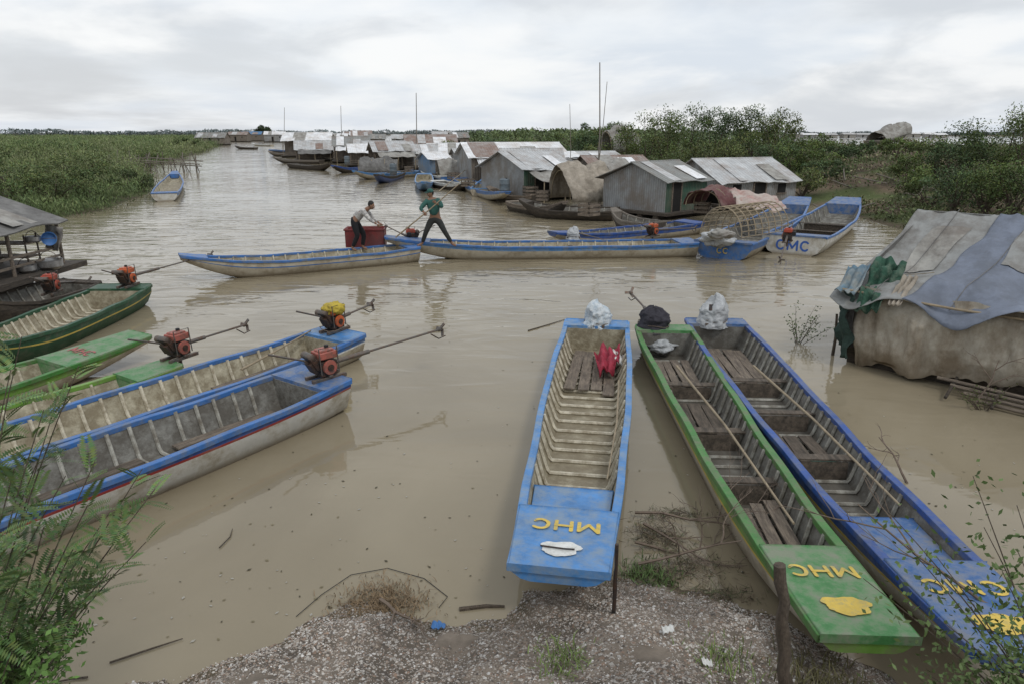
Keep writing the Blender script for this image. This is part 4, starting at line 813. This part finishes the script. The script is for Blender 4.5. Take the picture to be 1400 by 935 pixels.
for px,Y_,h_,r_,lab in bl_:
    q=atY(px,Y_,1.5);k=1.0 if 'scrubby' not in lab else .7
    pal_=[(.10,.15,.05),(.115,.165,.05),(.085,.135,.058),(.135,.17,.06)]
    if 'reeds' in lab: pal_=[(.11,.16,.06),(.13,.175,.065),(.10,.14,.055)]
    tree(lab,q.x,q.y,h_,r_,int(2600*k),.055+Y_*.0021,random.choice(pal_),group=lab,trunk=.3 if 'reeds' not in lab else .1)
q=atY(360,330,1);tree('lone round topped tree on the horizon near the channel bend',q.x,q.y,9.5,3.4,900,1.3,(.06,.085,.04),'tree','tree',trunk=.35)
def stuff(name,label,cat,pts,hs,k,ls,col,up=.6,spread=.35,var=.4,wr=(.25,.5)):
    n=len(pts);idx=np.repeat(np.arange(n),k);N_=n*k
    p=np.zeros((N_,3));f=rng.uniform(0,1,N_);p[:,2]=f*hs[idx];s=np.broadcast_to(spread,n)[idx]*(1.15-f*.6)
    p[:,0]=pts[idx,0]+rng.normal(size=N_)*s;p[:,1]=pts[idx,1]+rng.normal(size=N_)*s;p[:,2]+=pts[idx,2]
    L_=np.broadcast_to(ls,n)[idx]*rng.uniform(.6,1.4,N_)
    V,F=cards(p,L_,L_*rng.uniform(wr[0],wr[1],N_),up)
    base=np.array(col)[idx] if len(col)==n else np.array(col)[rng.integers(0,len(col),n)][idx]
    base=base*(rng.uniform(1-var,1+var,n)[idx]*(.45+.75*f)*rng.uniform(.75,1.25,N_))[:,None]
    o=npmesh(name,V,F,np.repeat(base,4,0),'leaf');return tag(o,label,cat,kind='stuff')
def scatter(poly_i,n,ylo,yhi,mind=.3,pxr=(-60,1460),maxd=1e9):
    out=[]
    while len(out)<n:
        k=n*3;Y_=np.exp(rng.uniform(math.log(ylo),math.log(yhi),k));px=rng.uniform(pxr[0],pxr[1],k);X_=(px-700)/FP*(Y_*cp+3*sp)
        h=height(X_,Y_);s=h[1+poly_i];ok=(s>mind)&(s<maxd)
        for a,b_,c_ in zip(X_[ok],Y_[ok],h[0][ok]): out.append((a,b_,c_))
    return np.array(out[:n])
pts=scatter(1,11500,26,420,pxr=(-60,330),mind=-.2);dist=pts[:,1]
cl=fbm(pts[:,0]*.09,pts[:,1]*.05,77);sh=fbm(pts[:,0]*.25,pts[:,1]*.12,91)
hs=np.clip(.4+(cl-.3)*4.4,.35,2.4)*rng.uniform(.5,1.4,len(pts))+np.where(sh>.62,.6,0);hs=np.minimum(hs,np.maximum(.6,(4.0-pts[:,2]-.25*(dist<60))*.70))
pal=np.array([(.165,.215,.085),(.145,.20,.075),(.225,.245,.125),(.19,.225,.09),(.105,.155,.06)])
ci=np.where(sh>.56,rng.choice([1,4,0],len(pts)),np.where(sh<.42,rng.choice([2,3],len(pts)),rng.integers(0,5,len(pts))))
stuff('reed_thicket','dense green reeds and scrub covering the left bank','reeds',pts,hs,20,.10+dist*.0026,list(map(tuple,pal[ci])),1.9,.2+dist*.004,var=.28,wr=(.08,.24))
pts=scatter(2,3600,24,110,pxr=(800,1460),mind=.1);f=fbm(pts[:,0]*.22,pts[:,1]*.22,55);pts=pts[f>.43];dist=pts[:,1]
stuff('bank_scrub','patchy green weeds over the brown right bank','weeds',pts,rng.uniform(.2,.8,len(pts)),13,.06+dist*.003,[(.11,.15,.055),(.14,.17,.07),(.18,.155,.09)],.8,.2+dist*.004)
pts=scatter(2,1500,60,420,pxr=(596,1080),mind=1);dist=pts[:,1]
stuff('far_scrub','low green scrub running along the bank behind the far houses','scrub',pts,rng.uniform(1.2,3.0,len(pts)),12,.1+dist*.0045,[(.10,.14,.06),(.13,.17,.07)],.6,.4+dist*.004)
n=3000;ang=rng.uniform(-42,42,n);dd=rng.uniform(960,1100,n);pts=np.stack([dd*np.sin(np.radians(ang)),dd*np.cos(np.radians(ang)),np.full(n,.5)],1)
hs=2.5+7*np.clip(fbm(ang*.8,ang*0,41)-.25,0,1)+np.where(ang<5,1.5,0)
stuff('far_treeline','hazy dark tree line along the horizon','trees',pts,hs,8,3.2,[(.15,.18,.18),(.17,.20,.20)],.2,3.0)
for k in range(16):
    px=random.uniform(1130,1290);Y_=random.uniform(30,42);q=atY(px,Y_,1);z=hz(q.x,q.y);a_=random.uniform(0,3.1);l_=random.uniform(.8,2.0)
    b=MB();b.tube([(0,0,0),(math.cos(a_)*l_,math.sin(a_)*l_*.6,random.uniform(.2,.7))],[.05,.03],6);o=b.build('branch','wood_grey');o.location=(q.x,q.y,z+.12);tag(o,'dead branch lying on the brown dirt bank above the moored boats','branch','dead branches on the brown bank')
rk=thing('stake_rack','weathered wooden stake rack standing in the water beside the reeds','rack',P(148,236,0),0)
for k in range(44):
    x_=random.uniform(0,8.5);b=MB();b.tube([(x_,random.uniform(-.8,.8),-.3),(x_+random.uniform(-.6,.6),random.uniform(-.8,.8),random.uniform(.7,2.0))],.04,6);b.build('stake','wood_grey',rk)
for z_,y_ in((.9,-.4),(1.15,.4),(.7,0)):
    b=MB();b.tube([(-.3,y_,z_),(4,y_+.1,z_+.15),(9,y_,z_-.15)],.05,6);b.build('rail','wood_grey',rk)
# foreground gravel of shells
n=150000;X_=rng.uniform(-4.0,4.2,n);Y_=rng.uniform(2.7,5.2,n);h,sa,_,_=height(X_,Y_);ok=(sa>-.04)&(fbm(X_*2.2,Y_*2.2,8)>.29);X_,Y_,h=X_[ok],Y_[ok],h[ok];n=len(X_)
s=rng.uniform(.003,.0088,n)*rng.choice([1,1,1,1,1,1.9],n);base=np.stack([X_,Y_,h],1);a=rng.uniform(0,6.28,n);PV=[]
for k in range(4): PV.append(base+np.stack([np.cos(a+k*1.57)*s*1.2,np.sin(a+k*1.57)*s,-s*.2],1))
PV.append(base+np.stack([rng.uniform(-.3,.3,n)*s,rng.uniform(-.3,.3,n)*s,s*rng.uniform(.5,1.1,n)],1))
V=np.stack(PV,1).reshape(-1,3);o5=np.arange(n)[:,None]*5;F=np.concatenate([o5+np.array(q) for q in([0,1,4],[1,2,4],[2,3,4],[3,0,4])],0)
pal=np.array([(.47,.44,.40),(.36,.32,.28),(.25,.20,.16),(.27,.19,.14),(.13,.11,.095),(.62,.60,.57),(.33,.28,.23)]);patch=(.72+.5*np.clip((fbm(X_*1.6,Y_*1.6,61)-.3)*2.5,0,1))[:,None]
t=pal[rng.choice(7,n,p=[.20,.22,.17,.12,.12,.07,.10])]*rng.uniform(.7,1.2,(n,1))*patch
o=npmesh('shell_gravel',V,F,np.repeat(t,5,0),'pebble');tag(o,'white and brown shell gravel covering the near bank','gravel',kind='stuff')
def tuft(label,px,py,n,h_,sp,col,z=.1,name='grass_tuft',cat='grass',flat=.6):
    c=P(px,py,z);c.z=hz(c.x,c.y);b=rng.normal(size=(n,2))*sp;d=rng.normal(size=(n,2))*.45;hh_=rng.uniform(.4,1,n)*h_
    p0=np.stack([b[:,0],b[:,1],np.zeros(n)],1);p1=p0+np.stack([d[:,0]*hh_*.4,d[:,1]*hh_*.4,hh_*flat],1);p2=p1+np.stack([d[:,0]*hh_*.8,d[:,1]*hh_*.8,hh_*flat*.4],1)
    sd_=unit(np.stack([-d[:,1],d[:,0],np.zeros(n)],1))*.0035
    V=np.stack([p0-sd_,p0+sd_,p1+sd_,p1-sd_,p2],1).reshape(-1,3);o5=np.arange(n)[:,None]*5
    Ft=np.concatenate([o5+np.array([0,1,2]),o5+np.array([0,2,3]),o5+np.array([3,2,4])],0)
    t=np.repeat(np.array(col)[None]*rng.uniform(.6,1.4,(n,1)),5,0);o=npmesh(name,V,Ft,t,'leaf');o.location=c;return tag(o,label,cat,kind='stuff')
tuft('heap of dry brown grass at the water edge, left of the blue litter',520,824,1700,.09,.16,(.22,.155,.09),.05,'dry_grass',flat=.35)
tuft('green grass tuft on the gravel below the MHC blue boat',775,912,200,.12,.10,(.15,.21,.06),.3)
tuft('green grass tuft on the gravel left of the weathered post',985,915,160,.10,.12,(.15,.20,.06),.3)
tuft('leafy weeds at the water edge right of the MHC blue boat',885,785,420,.14,.12,(.10,.16,.05),.05,'weeds','weeds')
tuft('brown and green weeds beside the thick weathered post',1120,922,300,.16,.14,(.14,.13,.06),.3,'weeds','weeds')
def twig(b,p,d,l,r,depth):
    pts=[p];q=p.copy();dd_=d.copy()
    for i in range(5):
        dd_=(dd_+Vector((random.uniform(-.3,.3),random.uniform(-.3,.3),random.uniform(-.22,.2)))).normalized();q=q+dd_*l/5;pts.append(q.copy())
    b.tube(pts,[r*(1-.13*i) for i in range(6)],5)
    if depth:
        for k in(2,3,4): twig(b,pts[k],(dd_+Vector((random.uniform(-1,1),random.uniform(-1,1),random.uniform(-.3,.6)))).normalized(),l*.55,r*.5,depth-1)
for px,py,z,d,l_,lab,dp in [(868,700,.06,(1,-.45,.03),1.3,'tangled dead branch in the water right of the MHC blue boat',3),(868,740,.06,(.9,-.4,.02),1.1,'second tangled branch lying nearer the bank by the MHC blue boat',3),(872,770,.08,(.9,.1,.05),.9,'short twiggy branch at the gravel edge between blue and green boats',3),(880,715,.05,(.5,-.9,.02),.8,'dead branch pointing down at the bank beside the MHC blue boat',3),(1400,850,.5,(-1,.3,.25),1.2,'bare twiggy branch reaching over the rightmost boat bow',2),(1240,660,.0,(.05,.6,.7),.6,'bare twig rising from the shallow water by the rightmost boat',2),(1330,555,.05,(.6,.2,.5),.8,'dry branch in the shallows below the tarpaulin houseboat',2),(520,818,.08,(.7,-.3,.05),.5,'dry twig lying on the heap of brown grass',2)]:
    b=MB();twig(b,Vector((0,0,0)),Vector(d).normalized(),l_,.015,dp);b.v=[(x,y,max(z_,-z-.02)) for x,y,z_ in b.v];o=b.build('dead_branch','twig');o.location=P(px,py,z);tag(o,lab,'branch')
pc=[]
for (px,py,sx_,sy_,k_) in [(900,735,.12,.10,700),(940,775,.16,.10,800),(890,790,.10,.07,500),(985,815,.13,.06,400),(920,705,.15,.05,350)]:
    c=P(px,py,0);pc.append(np.stack([c.x+rng.normal(size=k_)*sx_*1.2,c.y+rng.normal(size=k_)*sy_*1.2],1))
pc=np.concatenate(pc);n=len(pc);h=np.maximum(height(pc[:,0],pc[:,1])[0],0)+rng.uniform(0,.05,n)
V,F=cards(np.stack([pc[:,0],pc[:,1],h],1),rng.uniform(.03,.16,n),rng.uniform(.003,.007,n));V[:,2]=np.maximum(V[:,2],.004)
o=npmesh('root_mat',V,F,np.repeat(np.array([(.12,.09,.06),(.2,.155,.11),(.06,.045,.035),(.09,.11,.05)])[rng.integers(0,4,n)],4,0));tag(o,'mat of broken twigs and roots at the water edge between the front boats','twigs',kind='stuff')
def slick(label,px,py,px2,py2,r=.012,name='floating_stick',mat='bark'):
    a=P(px,py,.012);c=P(px2,py2,.012);b=MB();m_=(a+c)/2-a+Vector((.03,.02,.0));b.tube([(0,0,0),m_,c-a],[r,r*.9,r*.5],6);o=b.build(name,mat);o.location=a;return tag(o,label,'stick')
slick('floating stick in open water left of the MHC blue boat',722,452,772,437)
slick('dark stick floating at the bottom left shallows',150,905,250,872,.008)
slick('thin reed stem floating in the middle of the brown water',300,748,318,722,.006)
slick('dark driftwood sliver at the gravel edge left of the blue boat',628,832,690,828,.018)
slick('thin cane floating left of the dry grass heap',120,925,60,935,.008)
pts=[P(*q,.008) for q in[(405,842),(440,812),(480,785),(530,776),(580,790),(612,815),(600,830)]];b=MB();b.tube([p-pts[0] for p in pts],.003,6);o=b.build('rope','black');o.location=pts[0];tag(o,'thin dark rope curving through the shallows to the gravel edge','rope')
def litter(label,px,py,z,sz,mat,seed):
    c=P(px,py,z);c.z=max(hz(c.x,c.y),0)+.01 if mat!='green_cloth' else z;o=cloth_mesh([(0,0,.02),(sz,0,.03),(sz,sz*.7,.02),(0,sz*.7,.02)],.03,8,seed,9).build('litter',mat,solid=.003,ang=3);o.location=c;tag(o,label,'litter')
litter('crumpled blue and white wrapper at the gravel edge',590,860,.06,.10,'plastic_blue',2)
litter('white plastic scrap on the gravel below the boats',905,890,.25,.08,'white',5)
litter('small white scrap floating in the left shallows',122,800,.01,.06,'white',8)
litter('pale scrap near the thick post on the gravel',960,922,.32,.06,'white',7)
cloth('red_cloth','red and white cloth heap on the boards of the MHC blue boat',[P(812,478,.28),P(848,476,.34),P(846,500,.26),P(820,512,.22)],'red_cloth',.14,5,fr=6)
cloth('pale_cloth','pale rag beside the red cloth heap in the MHC blue boat',[P(838,480,.3),P(852,482,.34),P(850,496,.24),P(838,496,.22)],'white',.08,8,fr=6)
prop_blob('plastic_bag','crumpled clear bag at the stern of the green MHC boat','bag',P(905,478,.12),(.2,.22,.09),'clear_plastic',.5,5)
litter('green plastic sheet inside the rightmost blue boat',1115,640,.12,.25,'green_cloth',4)
n=620;px=rng.uniform(60,1390,n);py=rng.uniform(400,880,n);Vv=[]
for a,b_ in zip(px,py): q=P(a,b_,.006);Vv.append((q.x,q.y,.006))
Vv=np.array(Vv);h=height(Vv[:,0],Vv[:,1])[0];Vv=Vv[h<0];n=len(Vv);a=rng.uniform(0,6.28,n);s=rng.uniform(.003,.013,n)
V=np.stack([Vv+np.stack([np.cos(a+k*1.57)*s*(1+.8*(k%2)),np.sin(a+k*1.57)*s*(1+.8*(k%2)),a*0],1) for k in range(4)],1).reshape(-1,3)
o=npmesh('floating_debris',V,np.arange(4*n).reshape(-1,4),np.repeat(np.array([(.07,.06,.035),(.2,.17,.1),(.35,.33,.28)])[rng.integers(0,3,n)],4,0),'leaf');tag(o,'scattered leaf specks floating on the brown water','debris',kind='stuff')
# near feathery plants
def frond(acc,p,d,l):
    d=d.normalized();s=d.cross(Vector((0,0,1)));s=s.normalized() if s.length>.05 else Vector((1,0,0));n_=d.cross(s)
    roll=random.uniform(-.7,.7);s=(s*math.cos(roll)+n_*math.sin(roll));k=13
    br=random.uniform(.55,1.4)
    for i in range(k):
        t=(i+1)/k;q=p+d*l*t-Vector((0,0,.18*l*t*t))
        for sg in(-1,1):
            lf=(s*sg+d*.35).normalized();ll=l*.24*(1-abs(t-.45)*.7);w_=ll*.18
            acc.append(((q,q+lf*ll*.5+d*w_,q+lf*ll,q+lf*ll*.5-d*w_),br))
def plant(label,base,tips,frl=.16,col=(.07,.12,.03),dens=11,name='feathery_shrub'):
    base=Vector(base);r=thing(name,label,'shrub',base);st=MB();acc=[]
    for tp in tips:
        tp=Vector(tp)-base;m1=tp*.45+Vector((random.uniform(-.1,.1),random.uniform(-.1,.1),.12));pts=[]
        for i in range(9):
            t=i/8;pts.append(m1*(2*t*(1-t))+tp*t*t)
        st.tube(pts,[.006*(1-.8*i/8)+.0012 for i in range(9)],6)
        for i in range(dens):
            t=.12+.88*(i+random.random())/dens;p=m1*(2*t*(1-t))+tp*t*t;tan=(m1*(2-4*t)+tp*2*t).normalized()
            d=(tan*.7+Vector((random.uniform(-1,1),random.uniform(-1,1),random.uniform(-.7,.5)))).normalized()
            frond(acc,p,d,frl*random.uniform(.6,1.2))
    st.build('stem','bark',r)
    V=np.array([[tuple(v) for v in a[0]] for a in acc]).reshape(-1,3);br=np.array([a[1] for a in acc])
    t=np.array(col)[None]*br[:,None]*np.stack([rng.uniform(.8,1.3,len(br)),np.ones(len(br)),rng.uniform(.7,1.1,len(br))],1)
    npmesh('foliage',V,np.arange(len(V)).reshape(-1,4),np.repeat(t,4,0),'leaf',r);return r
base=Vector((-2.95,2.7,hz(-2.95,2.7)))
tips=[Pd(*q) for q in [(30,460,3.6),(108,500,3.4),(60,560,3.3),(212,668,3.5),(200,740,3.4),(130,630,3.6),(120,690,3.1),(20,640,3.0),(60,720,3.0),(155,775,3.3),(10,545,3.2),(90,650,3.8),(30,780,3.0),(0,700,2.8),(195,640,3.7),(-10,600,3.3),(40,690,3.3),(100,750,3.4),(10,820,2.9),(80,800,3.2),(150,700,3.6),(60,610,3.5),(15,505,3.5),(80,540,3.6)]]
plant('feathery leaved green shrub hanging over the left foreground water',base,tips,.18,(.115,.185,.07),30)
def broad(label,base,tips,ls,n,col,name,sp=.1):
    base=Vector(base);r=thing(name,label,'shrub',base);st=MB();pp=[]
    for tp in tips:
        tp=Vector(tp)-base;m1=tp*.5+Vector((random.uniform(-.06,.06),0,.08));pts=[m1*(2*t*(1-t))+tp*t*t for t in[i/7 for i in range(8)]];st.tube(pts,[.006*(1-.8*i/7)+.001 for i in range(8)],5)
        for i in range(n):
            t=random.uniform(.3,1);p=m1*(2*t*(1-t))+tp*t*t;pp.append((p.x+random.gauss(0,sp*.5),p.y+random.gauss(0,sp*.5),p.z+random.gauss(0,sp*.5)))
    st.build('stem','bark',r);pp=np.array(pp);k=len(pp);V,F=cards(pp,rng.uniform(.6,1.3,k)*ls,rng.uniform(.4,.6,k)*ls)
    t=np.array(col)[None]*rng.uniform(.6,1.4,(k,1));npmesh('foliage',V,F,np.repeat(t,4,0),'leaf',r)
base2=Vector((-2.6,2.6,hz(-2.6,2.6)))
broad('bright leafy weed at the bottom left corner under the feathery shrub',base2-Vector((.15,0,0)),[Pd(*q) for q in [(70,800,3.4),(110,850,3.3),(30,820,3.2),(120,830,3.6),(60,900,3.0),(20,880,3.1),(80,920,3.1),(0,850,3.1),(40,860,3.3),(90,880,3.3)]],.045,120,(.12,.22,.055),'leafy_weed')
br_=Vector((3.1,2.9,hz(3.1,2.9)))
broad('sparse leafy sapling over the rightmost boat bow at the bottom right',br_,[Pd(*q) for q in [(1330,650,4.0),(1215,700,4.0),(1390,690,3.8),(1280,760,3.8),(1180,790,3.9),(1370,780,3.6),(1240,745,4.0),(1395,860,3.4),(1290,850,3.6),(1345,720,3.9),(1390,750,3.7)]],.045,85,(.11,.165,.055),'sapling',.17)
broad('low green bush at the bottom right corner',Vector((2.9,2.6,hz(2.9,2.6))),[Pd(*q) for q in [(1300,890,3.7),(1340,880,3.6),(1380,900,3.5),(1260,915,3.7),(1395,925,3.3),(1330,930,3.4),(1220,930,3.6),(1385,860,3.6)]],.04,190,(.10,.145,.05),'low_bush',.2)
q=P(1090,470,0)
broad('spindly green water weed between the rightmost boat and the tarpaulin houseboat',q-Vector((0,0,.1)),[q+Vector((random.uniform(-.4,.5),random.uniform(-.3,.9),random.uniform(.25,.6))) for _ in range(8)],.05,34,(.13,.17,.08),'water_weed',.10)
q=P(1345,560,0)
broad('straggly weed in the water below the tarpaulin houseboat hull',q-Vector((0,0,.1)),[q+Vector((random.uniform(-.5,.5),random.uniform(-.3,.5),random.uniform(.15,.45))) for _ in range(8)],.04,20,(.11,.13,.05),'water_weed',.08)
# ---------------------------------------------------------------- world, light, camera
wd=bpy.data.worlds.new('World');sc.world=wd;wd.use_nodes=True;nt=wd.node_tree;N=nt.nodes;L=nt.links;bg=N['Background']
sky=N.new('ShaderNodeTexSky');sky.sky_type='NISHITA';sky.sun_disc=False;sky.sun_elevation=R(52);sky.sun_rotation=R(-35);sky.altitude=0;sky.air_density=1.2;sky.dust_density=2
tc=N.new('ShaderNodeTexCoord');sx=N.new('ShaderNodeSeparateXYZ');L.new(tc.outputs['Generated'],sx.inputs[0])
def mth(op,a,b=None):
    n_=N.new('ShaderNodeMath');n_.operation=op
    for i,v in enumerate((a,b)):
        if v is None: continue
        if isinstance(v,(int,float)): n_.inputs[i].default_value=v
        else: L.new(v,n_.inputs[i])
    return n_.outputs[0]
zz=mth('ADD',mth('MAXIMUM',sx.outputs[2],0),.12);cx=N.new('ShaderNodeCombineXYZ');L.new(mth('DIVIDE',sx.outputs[0],zz),cx.inputs[0]);L.new(mth('DIVIDE',sx.outputs[1],zz),cx.inputs[1])
def cn(scale,off,lo,hi,det=6,ro=.55,src=None):
    mp_=N.new('ShaderNodeMapping');mp_.inputs['Location'].default_value=off;L.new(src or cx.outputs[0],mp_.inputs[0]);n_=N.new('ShaderNodeTexNoise');n_.inputs['Scale'].default_value=scale;n_.inputs['Detail'].default_value=det;n_.inputs['Roughness'].default_value=ro;n_.inputs['Distortion'].default_value=.3
    if src: mp_.inputs['Scale'].default_value=(1,1,3.2)
    L.new(mp_.outputs[0],n_.inputs[0]);m_=N.new('ShaderNodeMapRange');m_.inputs[1].default_value=lo;m_.inputs[2].default_value=hi;m_.interpolation_type='SMOOTHSTEP';L.new(n_.outputs['Fac'],m_.inputs[0]);return m_.outputs[0]
def mx(f,a,b):
    x=N.new('ShaderNodeMix');x.data_type='RGBA'
    L.new(f,x.inputs[0]) if not isinstance(f,float) else setattr(x.inputs[0],'default_value',f)
    for i,v in((6,a),(7,b)):
        if isinstance(v,tuple): x.inputs[i].default_value=v+(1,)
        else: L.new(v,x.inputs[i])
    return x.outputs[2]
cl=mx(cn(.6,(3,1,0),.34,.64),(7.4,8.0,8.8),(9.2,9.5,9.8))
cl=mx(cn(.36,(7.5,4,0),.46,.66),cl,(6.5,6.8,7.2))
cl=mx(cn(3.2,(1,9,2),.50,.66,6,.52,tc.outputs['Generated']),cl,(9.8,9.9,10.0))
cl=mx(cn(4.0,(4,2,7),.53,.72,6,.52,tc.outputs['Generated']),cl,(7.0,7.35,7.8))
out=mx(.92,sky.outputs[0],cl)
L.new(out,bg.inputs[0]);bg.inputs[1].default_value=.1
ld=bpy.data.lights.new('sun','SUN');ld.energy=1.0;ld.angle=R(12);ld.color=(1,.97,.93);lo=bpy.data.objects.new('sun',ld);C.objects.link(lo);lo.rotation_euler=(R(38),0,R(35))
cam=bpy.data.cameras.new('camera');cam.lens=24;cam.sensor_width=36;cam.clip_end=6000;cam.clip_start=.05;co=bpy.data.objects.new('camera',cam);C.objects.link(co);co.location=(0,0,H);co.rotation_euler=(math.pi/2-PITCH,0,0);sc.camera=co
sc.view_settings.view_transform='Standard';sc.view_settings.look='None';sc.view_settings.exposure=0
